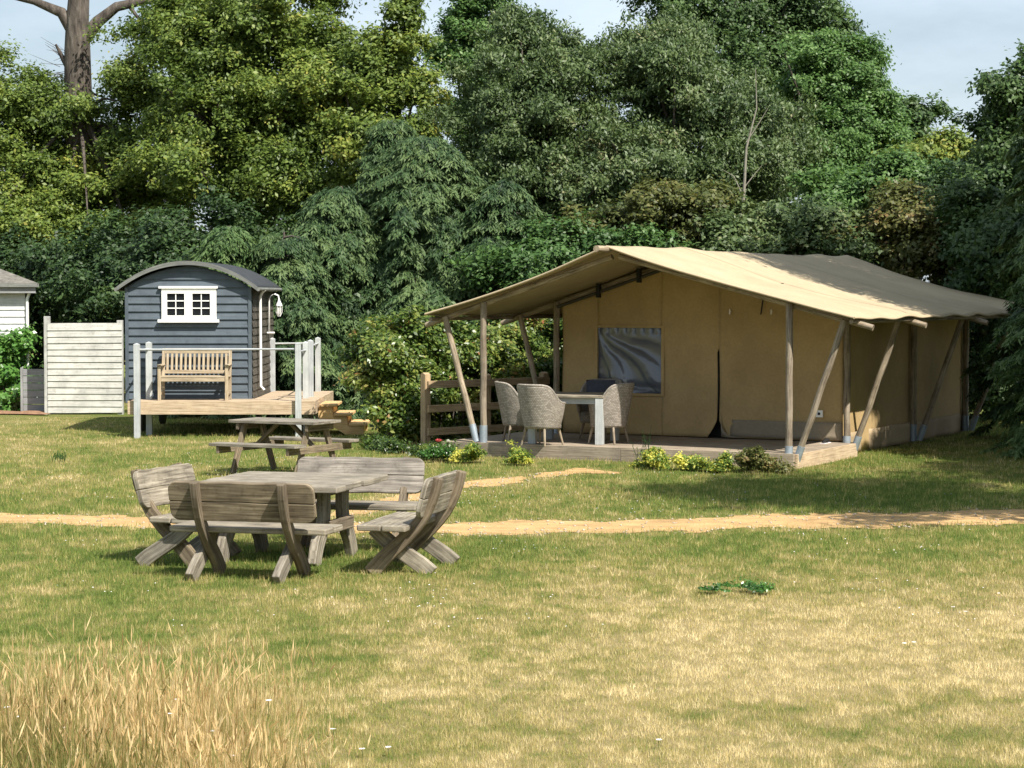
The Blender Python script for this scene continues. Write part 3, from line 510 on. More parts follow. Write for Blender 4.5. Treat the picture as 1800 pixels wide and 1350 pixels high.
# conifers: arching branches carrying drooping sprays
def conifer(name, label, loc, H, R, n_br, mat, seed=0, z0=.25, top=1.0, spray=.55, dens=1.0, tint_shift=0., cat='conifer', pw=.8, leafw=.26, size=.085):  # the tone offset shifts each tree's own needle tint
    t_ = thing(name, label, cat, loc, 0); r_ = np.random.default_rng(seed)
    Ps = []; Ax = []; Nn = []; Tn = []; mb = MB(); mb.tube([(0, 0, -.1), (.05, 0, H * .5), (0, 0, H * .97)], [.2 * H / 8 + .05, .12 * H / 8 + .02, .02], 10)
    for b in range(n_br):
        h = z0 + (H * .97 - z0) * (r_.random() ** 1.05); fr = 1 - (h - z0) / (H - z0); a = r_.uniform(0, 2 * np.pi)
        if r_.random() < .45: a = -np.pi / 2 + r_.normal(0, .8)
        L = R * (fr ** pw) * (.5 + .95 * float(fbm(np.array(np.cos(a) * 1.6 + 9), np.array(np.sin(a) * 1.6 + h * .75), 3, seed))) * (r_.uniform(.8, 1.12) if r_.random() > .12 else r_.uniform(1.15, 1.35)) + .10
        dirv = np.array([np.cos(a), np.sin(a), 0]); sidev = np.array([-np.sin(a), np.cos(a), 0]); rise = r_.uniform(.05, .45)
        def cv(t): return np.array([0, 0, h]) + dirv * L * t + np.array([0, 0, 1]) * (rise * L * t - (.25 + rise) * L * t * t * .9)
        if b % 3 == 0: mb.tube([Vector(cv(q)) for q in (0, .35, .7, .97)], [.03, .02, .012, .004], 5, False)
        ns = int((6 + L * 9) * dens); tint_b = r_.normal(-.04, .19)
        for s in range(ns):
            t = r_.uniform(.3, 1.0) ** .75; p = cv(t); sg = r_.choice([-1, 1]); ang = r_.uniform(.2, 1.15) * sg
            sl_ = spray * r_.uniform(.5, 1.1) * (1.1 - .45 * t); d = dirv * np.cos(ang) + sidev * np.sin(ang); tt_ = r_.normal(0, .08) + tint_b
            m_ = int(26 * dens * sl_ / .5) + 4; q = r_.random(m_) ** .8
            side = np.cross(d, [0, 0, 1.]); lat = r_.uniform(-1, 1, m_) * .30 * sl_ * (1 - q * .6)
            pos = p + d * (sl_ * q)[:, None] + side * lat[:, None] + np.array([0, 0, 1.]) * (-.55 * sl_ * q * q - np.abs(lat) * .5 + r_.normal(0, .025, m_))[:, None]
            ax = unit(d * .9 + side * (np.sign(lat) * .7)[:, None] + np.array([0, 0, -1.]) * (.35 + q * .75)[:, None] + r_.normal(0, .25, (m_, 3)))
            Ps.append(pos); Ax.append(ax); Nn.append(unit(np.array([0, 0, 1.]) + dirv * .5 + r_.normal(0, .45, (m_, 3)))); Tn.append(np.clip(.12 + .42 * q + .28 * t + tt_ + tint_shift + r_.normal(0, .1, m_), 0, 1))
    P = np.concatenate(Ps); ax = np.concatenate(Ax); N_ = np.concatenate(Nn); T = np.concatenate(Tn); P[:, 2] = np.maximum(P[:, 2], .03)
    sd = unit(np.cross(ax, N_)); L = (size * rng.uniform(.7, 1.4, len(P)))[:, None]
    Vv = np.stack([P - ax * L * .5, P + sd * L * leafw * .5, P + ax * L * .6, P - sd * L * leafw * .5], 1).reshape(-1, 3)
    npmesh('crown', Vv, np.arange(len(P) * 4).reshape(-1, 4), M[mat], t_, np.repeat(T, 4)); mb.build('trunk', M['bark'], t_); return t_
g = lambda x, Y: (at(x, 600, Y).x, Y, 0)
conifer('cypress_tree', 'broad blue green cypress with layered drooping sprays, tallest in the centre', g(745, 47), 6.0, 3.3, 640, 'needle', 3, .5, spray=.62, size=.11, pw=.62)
conifer('cypress_tree', 'thin topped cypress rising just left behind the broad centre cypress', g(690, 48.2), 6.5, 1.9, 300, 'needle', 23, .8, spray=.55, size=.11, pw=.85, tint_shift=-.03)
conifer('cypress_tree', 'blue green cypress leaning on the left side of the broad centre cypress', g(600, 46.6), 4.9, 2.2, 340, 'needle', 13, .4, spray=.6, size=.11, pw=.6, tint_shift=.04)
conifer('cypress_tree', 'smaller light green cypress with arching sprays just right of the hut roof top', g(400, 45.5), 4.0, 1.6, 180, 'paleneedle', 5, .5, spray=.66, size=.11, pw=.8)
conifer('cypress_tree', 'dark cypress low between the hut and the centre cypress', g(500, 45.5), 3.9, 1.9, 240, 'needle', 8, .3, spray=.55, size=.105, tint_shift=-.02, pw=.6)
conifer('cypress_tree', 'blue green cypress behind the left eave of the tent', g(880, 45.9), 5.0, 2.1, 300, 'needle', 9, .3, spray=.55, size=.105, tint_shift=-.0, pw=.62)
# right edge hedge of upright thuja, with the off-frame part that shades the tent
for i, (X, Y, H, R, nb, lab) in enumerate([
    (8.75, 34.0, 4.9, 1.15, 260, 'bright green upright thuja at the right edge, beside the tent end'),
    (9.6, 31.0, 7.4, 1.5, 150, 'tall thuja just outside the right edge of the view'),
    (9.35, 29.0, 4.4, 1.3, 140, 'low thuja just outside the right edge beside the tent'),
    (9.9, 30.2, 5.6, 1.5, 120, 'middle thuja of the row outside the right edge'),
    (9.8, 27.0, 4.6, 1.4, 120, 'nearest thuja of the row outside the right edge'),
    (9.6, 37.6, 7.2, 1.5, 220, 'tall dark thuja behind the bright one at the right edge')]):
    conifer('thuja_tree', lab, (X, Y, 0), H, R, nb, 'paleneedle' if i == 0 else 'needle', 30 + i, .15, spray=.4, size=.085 if i == 0 else .13, pw=.45, tint_shift=.0)
def shade_tree(X, Y, H, R, n_, lab):
    t_ = thing('shade_tree', lab, 'tree', (X, Y, 0)); bl = [((0, 0, H * .62), (R, R, H * .34)), ((R * .3, .3, H * .45), (R * .8, R * .8, H * .25)), ((-R * .35, .2, H * .78), (R * .55, R * .6, H * .2))]
    Vv, Fc, tt, Cc = crown(bl, int(n_ * 1.7), 56, .5, .14, bough=1.0); npmesh('crown', Vv, Fc, M['greenleaf'], t_, tt); mb = MB(); woody(mb, (0, 0, -.1), Cc[rng.choice(len(Cc), 20)], .22); mb.build('trunk', M['bark'], t_)
shade_tree(10.8, 37.2, 13.0, 2.2, 520, 'tall leafy tree outside the right edge, shading the rear of the tent')
shade_tree(10.75, 32.9, 14.5, 2.65, 820, 'very tall leafy tree outside the right edge, shading the tent roof')
shade_tree(11.7, 26.2, 9.0, 2.3, 380, 'leafy tree outside the right edge, shading the ground by the tent')
shade_tree(9.1, 21.8, 11.0, 2.3, 460, 'leafy tree outside the right edge, shading the lawn beside the tent')

# leafy hedge left of the tent
def hedge(name, label, pts, h, r_, mat, n_, per, size, tint=0, cat='hedge', cr_=.22, lo=.32, **kw):
    t_ = thing(name, label, cat, (pts[0][0], pts[0][1], 0)); b = np.array(t_.location); bl = []
    for (x, y) in pts:
        for z in (lo, .7): bl.append(((x + random.uniform(-.15, .15), y + random.uniform(-.15, .15), h * z * random.uniform(.92, 1.05)), (r_ * random.uniform(.8, 1.15), r_ * .9, h * .36)))
    Vv, Fc, tt, Cc = crown(bl, n_, per, cr_, size, tint=tint, **kw); npmesh('foliage', Vv - b, Fc, M[mat], t_, tt)
    if h < 1: return t_
    mb = MB()
    for c in Cc[rng.choice(len(Cc), min(26, len(Cc)))]: 
        c = Vector(c) - Vector(b); f_ = Vector((c.x * .85, c.y * .85, 0)); mb.tube([f_, f_.lerp(c, .5) + Vector((.03, 0, .05)), c], [.018, .012, .005], 5, False)
    mb.build('twigs', M['bark'], t_); return t_
hedge('hedge', 'leafy hedge with yellow green and red tipped leaves, left of the tent', [(-2.02, 37.1), (-1.9, 37.35), (-1.7, 37.6), (-1.3, 38.0), (-.6, 38.5), (.1, 39.0), (.8, 39.7), (1.5, 40.5)], 2.02, .60, 'shrubleaf', 3000, 70, .085, .06, bough=.8)
hedge('laurel_bush', 'bright glossy green laurel bush in front of the white cabin at the left', [tuple(gnd(5, 720)[:2]), tuple(gnd(35, 719)[:2]), tuple(gnd(-30, 720)[:2])], 1.5, .5, 'laurel', 330, 60, .12, .1, 'bush')
hedge('red_tinged_shrub', 'small reddish shrub at the foot of the laurel beside the low grey fence', [tuple(gnd(28, 722)[:2])], .42, .3, 'rustleaf', 50, 50, .07, .25, 'shrub', .14)
hedge('border_plants', 'low leafy border plants at the foot of the rail fence post', [tuple(gnd(700, 797)[:2]), tuple(gnd(735, 802)[:2]), tuple(gnd(765, 808)[:2]), tuple(gnd(665, 792)[:2])], .18, .22, 'shrubleaf', 200, 40, .05, -.15, 'plants', .12)
bs = [(822, 812, .26, .23, 'round yellow variegated bush at the left corner of the tent deck'), (890, 815, .26, .22, 'yellow variegated bush in front of the wicker chairs'), (1152, 824, .30, .25, 'bushy yellow variegated plant below the tall spiky stems on the deck edge'),
      (1217, 826, .20, .16, 'smallest yellow variegated bush, right of the spiky stems'), (1259, 830, .22, .19, 'yellow variegated bush midway between spiky stems and front post')]
for x, y, h, r_, lab in bs:
    P = gnd(x, y); o = hedge('variegated_bush', lab, [(P.x, P.y)], h * .85, r_, 'goldleaf', 90, 42, .042, .0, 'bush', .08, lo=.22); o['group'] = 'variegated bushes along the tent deck'
P = gnd(1342, 830); hedge('olive_bush', 'darker olive bush with loose twigs at the foot of the front right post', [(P.x - .1, P.y), (P.x + .1, P.y)], .32, .2, 'rustleaf', 110, 42, .05, .22, 'bush', .1, lo=.25)
def spikes(name, label, x, y, hts, cat='plant'):
    P = gnd(x, y); t_ = thing(name, label, cat, P); mb = MB(); lf = MB()
    for i, h in enumerate(hts):
        a = random.uniform(0, 6.28); d = Vector((math.cos(a), math.sin(a) * .4, 0)) * h * random.uniform(.1, .42); o_ = Vector((random.uniform(-.12, .12), random.uniform(-.05, .05), 0))
        pts = [o_, o_ + d * .3 + Vector((0, 0, h * .5)), o_ + d + Vector((0, 0, h))]; mb.tube(pts, [.005, .004, .0015], 5, False)
        for q in range(9):
            k_ = .3 + q * .075; c_ = pts[0].lerp(pts[1], k_ * 2) if k_ < .5 else pts[1].lerp(pts[2], k_ * 2 - 1); e = Vector((random.uniform(-.05, .05), random.uniform(-.05, .05), random.uniform(.01, .06))); s_ = Vector((.004, .003, 0))
            lf.add([c_ - s_, c_ + e * .5 - s_, c_ + e, c_ + e * .5 + s_], [[0, 1, 2, 3]], [[(0, 0)] * 4])
    mb.build('stem', M['paleneedle'], t_); lf.build('leaves', M['laurel'], t_)
spikes('spiky_plant', 'tall thin spiky plant standing above the yellow bush at the deck edge', 1130, 822, [.5, .62, .42, .55, .35, .3, .46, .4])
spikes('weed_clump', 'green weed clump on the lawn in front of the hut', 100, 812, [.16, .12, .14, .1, .12, .15, .1, .09, .12, .1])
P = gnd(1300, 1040); hedge('weed_patch', 'low dark green weed patch on the dry lawn at right', [(P.x - .2, P.y), (P.x, P.y + .05), (P.x + .16, P.y)], .035, .11, 'laurel', 80, 36, .026, -.1, 'weeds', .07)
P = gnd(772, 812); t_ = thing('rose_bush', 'low rose with pink red blooms at the left corner of the deck', 'rose', P); Vv, Fc, tt, Cc = crown([((0, 0, .14), (.22, .12, .14))], 24, 30, .08, .045); npmesh('foliage', Vv, Fc, M['laurel'], t_, tt * .6)
for i, (dx_, dz_) in enumerate(((.0, .3),)):
    mb = MB()
    for q in range(16):
        a_ = q * 2.39996; r_ = .008 + .003 * q; c_ = Vector((dx_ + math.cos(a_) * r_ * .9, -.1 + math.sin(a_) * r_ * .6, dz_ + .03 - r_ * .35)); s_ = Vector((-math.sin(a_), math.cos(a_), .1)) * .02; u_ = Vector((math.cos(a_) * .012, math.sin(a_) * .012, .022))
        mb.add([c_ - s_ * .6, c_ + s_ * .6, c_ + s_ + u_, c_ - s_ + u_], [[0, 1, 2, 3]], [[(0, 0)] * 4])
    mb.build('rose_bloom', M['pink'], t_)
# pale bare sapling in the trees
t_ = thing('birch_sapling', 'thin pale bare stem standing in front of the sallow above the tent', 'sapling', g(1310, 47.5)); mb = MB(); b = Vector(t_.location); q_ = lambda x, y: at(x, y, 47.5) - b
mb.tube([Vector((0, 0, 0)), q_(1304, 400), q_(1308, 330), q_(1312, 260), q_(1330, 190), q_(1328, 120)], [.045, .04, .035, .025, .015, .006], 7); mb.tube([q_(1306, 345), q_(1290, 310), q_(1270, 298)], [.018, .012, .005], 5); mb.tube([q_(1308, 330), q_(1325, 308), q_(1340, 290)], [.016, .01, .004], 5); mb.tube([q_(1312, 250), q_(1335, 215), q_(1350, 190)], [.016, .01, .004], 5)
mb.build('trunk', M['palebark'], t_)

exec_parts = None
# ================================================================= SHEPHERD HUT
XL, XR, YF, YK, ZD = -6.88, -4.64, 39.0, 42.5, .625
hut = thing('shepherd_hut', 'slate blue boarded shepherd hut with curved roof and white window', 'hut', ((XL + XR) / 2, YF, 0)); hw = (XR - XL) / 2; HL = YK - YF
def arc(z_e, z_a, hx, n_=24, x0=-1, x1=1): return [(hx * t, z_e + (z_a - z_e) * (1 - t * t) ** 1.0) for t in [x0 + (x1 - x0) * i / n_ for i in range(n_ + 1)]]
ze, za = 2.61, 2.98
front = MB(); core = [(-hw + .02, 0.02, .55), (hw - .02, .02, .55)] + [(x, .02, z) for x, z in arc(ze, za, hw - .02)[::-1]]
front.prism(core, (0, 0, 0), (0, .06, 0))
bh = .142; z = .62; i = 0
def half_at(zz):
    if zz <= ze: return hw
    return hw * math.sqrt(max(0, 1 - (zz - ze) / (za - ze)))
while z < za - .03:
    z1 = min(z + bh, za); hx = min(half_at(z), hw) - .055; hx1 = max(.02, min(half_at(z1), hw) - .055); 
    y0, y1 = -.022, .0
    vs = [(-hx, y0, z), (hx, y0, z), (hx1, y1 + .012, z1 + .012), (-hx1, y1 + .012, z1 + .012), (-hx, .02, z), (hx, .02, z)]
    o_ = random.random() * 20
    front.add(vs, [[0, 1, 2, 3], [4, 5, 1, 0]], [[(o_, o_), (o_ + 2 * hx, o_), (o_ + 2 * hx, o_ + bh), (o_, o_ + bh)], [(o_, 0), (o_ + 2, 0), (o_ + 2, .02), (o_, .02)]]); z += bh
front.build('front_wall', M['hutblue'], hut)
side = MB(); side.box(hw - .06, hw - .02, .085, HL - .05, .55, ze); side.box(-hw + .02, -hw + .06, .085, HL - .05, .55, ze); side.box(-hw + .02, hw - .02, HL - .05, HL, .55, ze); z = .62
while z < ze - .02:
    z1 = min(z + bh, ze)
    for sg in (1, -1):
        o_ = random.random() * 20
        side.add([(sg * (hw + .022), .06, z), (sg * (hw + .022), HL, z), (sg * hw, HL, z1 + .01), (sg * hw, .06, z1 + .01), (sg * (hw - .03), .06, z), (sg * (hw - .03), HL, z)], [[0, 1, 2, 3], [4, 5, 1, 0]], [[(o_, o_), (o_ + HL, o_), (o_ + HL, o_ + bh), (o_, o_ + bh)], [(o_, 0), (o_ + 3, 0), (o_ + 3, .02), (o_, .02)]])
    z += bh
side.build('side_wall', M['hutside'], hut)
for sg in (-1, 1):
    mb = MB(); mb.box(sg * hw - .055 if sg > 0 else sg * hw - .005, sg * hw + .005 if sg > 0 else sg * hw + .055, -.03, .055, .55, ze + .0); mb.build('corner_board', M['hutblue'], hut, .004)
base = MB(); base.box(-hw + .1, hw - .1, .15, HL - .2, .34, .55); base.build('chassis', M['slot'], hut)
for (xx, yy) in ((-hw + .15, .6), (hw - .25, .6), (-hw + .15, HL - .6), (hw - .25, HL - .6)):
    mb = MB(); mb.tube([(xx, yy, .27), (xx + .08, yy, .27)], [.27, .27], 24); mb.build('wheel', M['steel'], hut)
# curved roof with rolled ribs
rf = MB(); ro = hw + .13
def rp(s_, y, dz=0): 
    t = s_ * 2 - 1; return Vector((ro * t, y, ze + .0 + (za - ze + .06) * (1 - t * t) + .02 - .03 * abs(t) ** 3 + dz))
rf.grid(lambda u_, v_: rp(u_, -.14 + (HL + .28) * v_, .010 * math.cos(v_ * 44 * math.pi)), 36, 88)
rf.build('roof', M['roof'], hut, solid=.02)
tr = MB(); N_ = 36
prof = [rp(i / N_, -.165) for i in range(N_ + 1)]
for a_, b_ in zip(prof[:-1], prof[1:]):
    q = [a_ + Vector((0, 0, -.055)), b_ + Vector((0, 0, -.055)), b_ + Vector((0, 0, .02)), a_ + Vector((0, 0, .02))]
    tr.add([p_ for p_ in q] + [p_ + Vector((0, .03, 0)) for p_ in q], [[0, 1, 2, 3], [3, 2, 6, 7], [1, 0, 4, 5], [7, 6, 5, 4]], [[(a_.x, 0), (b_.x, 0), (b_.x, .07), (a_.x, .07)]] * 4)
tr.build('bargeboard', M['rooftrim'], hut)
for sg in (1, -1): mb = MB(); mb.tube([(sg * (ro + .01), -.16, ze - .035), (sg * (ro + .01), HL + .12, ze - .035)], [.035, .035], 10); mb.build('gutter', M['rooftrim'], hut)
# window
def hx_(px): return at(px, 540, YF).x - (XL + XR) / 2
def hz_(py): return at(330, py, YF - .05).z
wn = MB(); wx0, wx1, wz0, wz1 = hx_(285), hx_(381), hz_(562), hz_(507)
wf = thing('window', None, None); wf.parent = hut
del_keys = None
mb = MB(); yA, yB = -.065, -.02; s1, s2 = hx_(294.5), hx_(325); s3, s4 = hx_(339), hx_(370); tz0, tz1 = hz_(554.5), hz_(516)
for a_ in ((wx0, s1, wz0, wz1), (s2, s3, wz0, wz1), (s4, wx1, wz0, wz1), (s1, s2, wz0, tz0), (s1, s2, tz1, wz1), (s3, s4, wz0, tz0), (s3, s4, tz1, wz1)): mb.box(a_[0], a_[1], yA, yB, a_[2], a_[3])
fr = mb.build('window_frame', M['white'], wf)
mb = MB(); mb.box(hx_(278.5), hx_(386), -.11, -.021, hz_(567), hz_(561.7)); mb.build('sill', M['white'], wf, .004)
mb = MB(); mb.box(hx_(280), hx_(383.5), -.09, -.021, hz_(507.2), hz_(503)); mb.build('head_trim', M['white'], wf, .003)
for a_, b_ in ((s1, s2), (s3, s4)):
    mb = MB(); mb.box(a_, b_, -.030, -.024, tz0, tz1); mb.build('pane', M['glass'], wf)
    mb = MB(); c_ = (a_ + b_) / 2; mb.box(c_ - .008, c_ + .008, -.052, -.031, tz0, tz1)
    for k_ in (1 / 3, 2 / 3): zz = tz0 + (tz1 - tz0) * k_; mb.box(a_, c_ - .012, -.050, -.033, zz - .01, zz + .01); mb.box(c_ + .012, b_, -.050, -.033, zz - .01, zz + .01)
    mb.build('glazing_bar', M['white'], wf)
# downpipe, lamp
mb = MB(); yy = .75; mb.tube([(hw + .16, yy, ze - .04), (hw + .10, yy, ze - .10), (hw + .075, yy, ze - .16), (hw + .075, yy, .82), (hw + .14, yy, .75)], [.027] * 5, 10); mb.build('downpipe', M['white'], hut)
lp = thing('wall_lamp', None, None, (hw + .03, 2.25, 0)); lp.parent = hut
mb = MB(); mb.tube([(0, 0, 1.78), (.04, 0, 1.78), (.04, 0, 2.40), (.07, 0, 2.47), (.15, 0, 2.49), (.21, 0, 2.46), (.225, 0, 2.38)], [.016] * 7, 8); mb.tube([(0, 0, 1.76), (.14, 0, 1.76)], [.02, .02], 8); mb.build('bracket', M['white'], lp)
mb = MB(); mb.tube([(.225, 0, 2.40), (.225, 0, 2.36), (.225, 0, 2.29), (.225, 0, 2.27)], [.015, .025, .06, .065], 14); mb.tube([(.225, 0, 2.26), (.225, 0, 2.14), (.225, 0, 2.10)], [.035, .04, .02], 12)
for q in range(6): a_ = q * math.pi / 3; mb.tube([(.225 + .055 * math.cos(a_), .055 * math.sin(a_), 2.27), (.225 + .058 * math.cos(a_), .058 * math.sin(a_), 2.15), (.225 + .02 * math.cos(a_), .02 * math.sin(a_), 2.07)], [.006] * 3, 5, False)
mb.build('lamp_shade', M['white'], lp)

# ------------------------------------------------ hut deck
dk = thing('hut_deck', 'raised pale timber deck around the blue hut with grey railing posts', 'deck', (-5.08, 38.2, 0)); ox, oy = -5.08, 38.2
dx0, dx1, dy0, dy1 = -6.70 - ox, -3.47 - ox, 0, 42.15 - oy
mb = MB(); y = .03
while y < YF - oy - .04: mb.box(dx0, dx1, y, y + .135, ZD - .035, ZD); y += .142
while y < dy1: mb.box(XR - ox + .045, dx1, y, min(y + .135, dy1), ZD - .035, ZD); y += .142
mb.build('deck_boards', M['deck'], dk)
mb = MB(); mb.box(dx0 - .01, dx1 + .01, -.03, .027, ZD - .235, ZD + .004); mb.build('fascia', M['deck'], dk, .004)
mb = MB(); mb.box(dx1 + .003, dx1 + .03, .03, dy1, ZD - .235, ZD + .002); mb.build('fascia', M['deck'], dk, .004)
for xx in np.linspace(dx0 + .2, dx1 - .15, 5): mb = MB(); mb.box(xx, xx + .045, .05, YF - oy - .1, ZD - .19, ZD - .04); mb.build('joist', M['slot'], dk)
posts = []
for (px, Y, pt, whole) in ((241, 38.13, 603, 1), (262, 38.75, 600.5, 1), (524.5, 38.15, 602, 1), (537.5, 39.2, 600, 1), (546, 39.75, 597, 1), (559, 41.95, 592.5, 1), (479, 41.95, 593.5, 1)):
    p_ = at(px, 650, Y); zt = at(px, pt, Y).z; xx = p_.x - ox; yy = Y - oy
    mb = MB(); wd = .052
    mb.box(xx - wd, xx + wd, yy - wd if Y > 38.3 else yy - wd - .02, yy + wd if Y > 38.3 else -.032, -.05, zt - .02) if Y < 38.3 else mb.box(xx - wd, xx + wd, yy - wd, yy + wd, -.05, zt - .02)
    yc = yy if Y > 38.3 else (yy - wd - .02 - .032) / 2
    mb.add([(xx - wd, yc - .05, zt - .02), (xx + wd, yc - .05, zt - .02), (xx + wd, yc + .04, zt - .02), (xx - wd, yc + .04, zt - .02), (xx, yc, zt + .005)], [[0, 1, 4], [1, 2, 4], [2, 3, 4], [3, 0, 4]], [[(0, 0)] * 3] * 4)
    mb.build('railing_post', M['paint'], dk, .006); posts.append((xx, yc, zt))
def rail(i, j, dz, r_=.018):
    a_ = Vector(posts[i]) - Vector((0, 0, dz)); b_ = Vector(posts[j]) - Vector((0, 0, dz)); mb = MB(); mb.tube([a_, b_], [r_, r_], 8); mb.build('rail', M['paint'], dk)
rail(0, 2, .115); rail(6, 5, .115); rail(0, 1, .13); rail(2, 3, .16); rail(4, 5, .12)
# steps
st = thing('wooden_steps', 'new pale orange timber steps leading down from the right side of the hut deck', 'steps', (-3.43, 38.75, 0))
sx = [(0, .49), (.0, .60), (.30, .60), (.30, .41), (.58, .41), (.58, .22), (.86, .22), (.86, 0), (.70, 0)]
for yy in (0, 1.05):
    mb = MB(); mb.prism([(x, yy, z) for x, z in [(0, .30), (0, .495), (.24, .495), (.26, .325), (.50, .325), (.52, .155), (.80, .155), (.80, 0), (.48, 0)]], (0, 0, 0), (0, .045, 0)); mb.build('stringer', M['newwood'], st, .003)
for k_, (x, z) in enumerate(((.02, .50), (.27, .33), (.54, .16))):
    mb = MB(); mb.box(x, x + .31, -.05, 1.15, z, z + .045); mb.build('tread', M['newwood'], st, .006)
    mb = MB(); mb.box(x + .20, x + .225, .047, 1.046, max(0.0, z - .15), z - .003); mb.build('riser', M['newwood'], st)
# garden bench on the deck
gb = thing('garden_bench', 'pale teak slatted garden bench on the hut deck below the window', 'bench', (at(345, 650, 38.75).x, 38.62, ZD)); hwid = .62
for sg in (-1, 1):
    x = sg * (hwid - .03)
    mb = MB(); mb.beam((x, -.27, 0), (x, -.27, .60), .055, .055); mb.build('leg', M['teak'], gb, .004)
    mb = MB(); mb.beam((x, .16, 0), (x, .16, .42), .055, .055); mb.beam((x, .16, .42), (x, .26, .90), .055, .05); mb.build('leg', M['teak'], gb, .004)
    mb = MB(); mb.box(x - .035, x + .035, -.31, .20, .602, .632); mb.build('armrest', M['teak'], gb, .008)
    mb = MB(); mb.box(x - .02, x + .02, -.24, .13, .10, .15); mb.build('stretcher', M['teak'], gb)
mb = MB()
for q in range(6): mb.box(-hwid + .01, hwid - .01, -.29 + q * .075, -.23 + q * .075, .405, .427)
mb.build('seat', M['teak'], gb, .003)
mb = MB(); mb.box(-hwid + .06, hwid - .06, -.285, -.258, .335, .402); mb.build('apron', M['teak'], gb, .003)
mb = MB(); mb.beam((-hwid + .055, .245, .86), (hwid - .055, .245, .86), .035, .09); mb.beam((-hwid + .055, .18, .49), (hwid - .055, .18, .49), .035, .06)
for q in range(14): x = -hwid + .1 + q * (2 * hwid - .2) / 13; mb.beam((x, .185, .52), (x, .24, .82), .042, .016, (0, 1, 0))
mb.build('backrest', M['teak'], gb, .003)

# ------------------------------------------------ panel fence, low fence, white cabin
def yflat(x, y, Y): return at(x, y, Y)
Yp = 45.6; X0, X1 = at(84, 700, Yp).x, at(212, 700, Yp).x
pf = thing('panel_fence', 'tall off white fence panel of overlapping boards beside the hut', 'fence', ((X0 + X1) / 2, Yp, 0)); hx = (X1 - X0) / 2
for sg, pt in ((-1, 556), (1, 563)):
    zt = at(100, pt, Yp).z; mb = MB(); mb.box(sg * hx - .06, sg * hx + .06, -.06, .06, -.05, zt); mb.build('post', M['panelpaint'], pf, .006)
mb = MB(); nb = 14; zt = at(100, 571, Yp).z; z = .0
for q in range(nb):
    z0_ = .02 + q * zt / nb; z1_ = z0_ + zt / nb + .018; tl = random.uniform(-.006, .006); o_ = random.random() * 9
    mb.add([(-hx + .02, -.085, z0_ + tl), (hx + .05, -.085, z0_ - tl), (hx + .05, -.064, z1_ - tl), (-hx + .02, -.064, z1_ + tl), (-hx + .02, -.061, z0_ + tl), (hx + .05, -.061, z0_ - tl)], [[0, 1, 2, 3], [4, 5, 1, 0], [1, 5, 2], [4, 0, 3]], [[(o_, o_), (o_ + 1.5, o_), (o_ + 1.5, o_ + .14), (o_, o_ + .14)], [(0, 0)] * 4, [(0, 0)] * 3, [(0, 0)] * 3])
mb.box(-hx + .07, hx - .07, -.02, .02, .05, zt - .05); mb.build('boards', M['panelpaint'], pf)
M['lowfence'] = wood('grey_board_paint', (.22, .23, .24), (.28, .29, .30), (.34, .35, .36), .7)
lf = thing('low_fence', 'low darker grey board fence between the laurel bush and the tall panel', 'fence', (at(61, 700, 46.2).x, 46.2, 0)); hx = .24; mb = MB()
for q in range(6): mb.box(-hx, hx, -.02 - .004 * (q % 2), .015, .02 + q * .15, .015 + q * .15 + .143)
mb.build('boards', M['lowfence'], lf, .003); mb = MB(); mb.box(-hx - .05, -hx - .003, -.04, .04, 0, .94); mb.build('post', M['lowfence'], lf)
YC = 47.5; XC = at(45, 600, YC).x; cb = thing('white_cabin', 'white boarded cabin with a lichened grey hipped roof at the left edge', 'cabin', (XC - 3 * math.cos(rad(13)), YC - 3 * math.sin(rad(13)), 0), rad(13))
mb = MB(); z = .05; mb.box(-3, 3 - .03, .03, 3.9, 0, 2.5)
while z < 2.5:
    o_ = random.random() * 9; mb.add([(-3, -.02, z), (3, -.02, z), (3, .005, z + .16), (-3, .005, z + .16), (-3, .02, z), (3, .02, z)], [[0, 1, 2, 3], [4, 5, 1, 0]], [[(o_, o_), (o_ + 6, o_), (o_ + 6, o_ + .16), (o_, o_ + .16)], [(0, 0)] * 4])
    mb.add([(3, -.02, z), (3, 4, z), (2.985, 4, z + .16), (2.985, -.02, z + .16)], [[0, 1, 2, 3]], [[(0, o_), (4, o_), (4, o_ + .16), (0, o_ + .16)]]); z += .15
mb.build('wall', M['whitewall'], cb)
mb = MB(); e = .28; zz = 2.72; A = [(-3 - e, -e, zz), (3 + e, -e, zz), (3 + e, 4 + e, zz), (-3 - e, 4 + e, zz), (-1.2, 2, 3.55), (1.2, 2, 3.55)]
mb.add(A, [[0, 1, 5, 4], [1, 2, 5], [2, 3, 4, 5], [3, 0, 4], [3, 2, 1, 0]], [[(0, 0), (6, 0), (5, 2), (1, 2)], [(0, 0), (4, 0), (2, 2)], [(0, 0), (6, 0), (5, 2), (1, 2)], [(0, 0), (4, 0), (2, 2)], [(0, 0), (6, 0), (5, 2), (1, 2)]]); mb.build('roof', M['oldroof'], cb)
mb = MB(); mb.box(-3 - e, 3 + e - .02, -e - .02, -e + .03, 2.64, 2.718); mb.build('gutter', M['rooftrim'], cb)
mb = MB(); mb.box(3 + e - .03, 3 + e + .01, -e + .035, 4 + e, 2.64, 2.718); mb.build('gutter', M['rooftrim'], cb)
mb = MB(); mb.box(-3 - e + .02, 3 + e - .06, -e + .05, -e + .08, 2.51, 2.638); mb.build('fascia', M['lowfence'], cb)
mb = MB(); mb.tube([(3.12, -.1, 2.6), (3.04, -.06, 2.38), (3.04, -.06, 0)], [.035] * 3, 8); mb.build('downpipe', M['white'], cb)

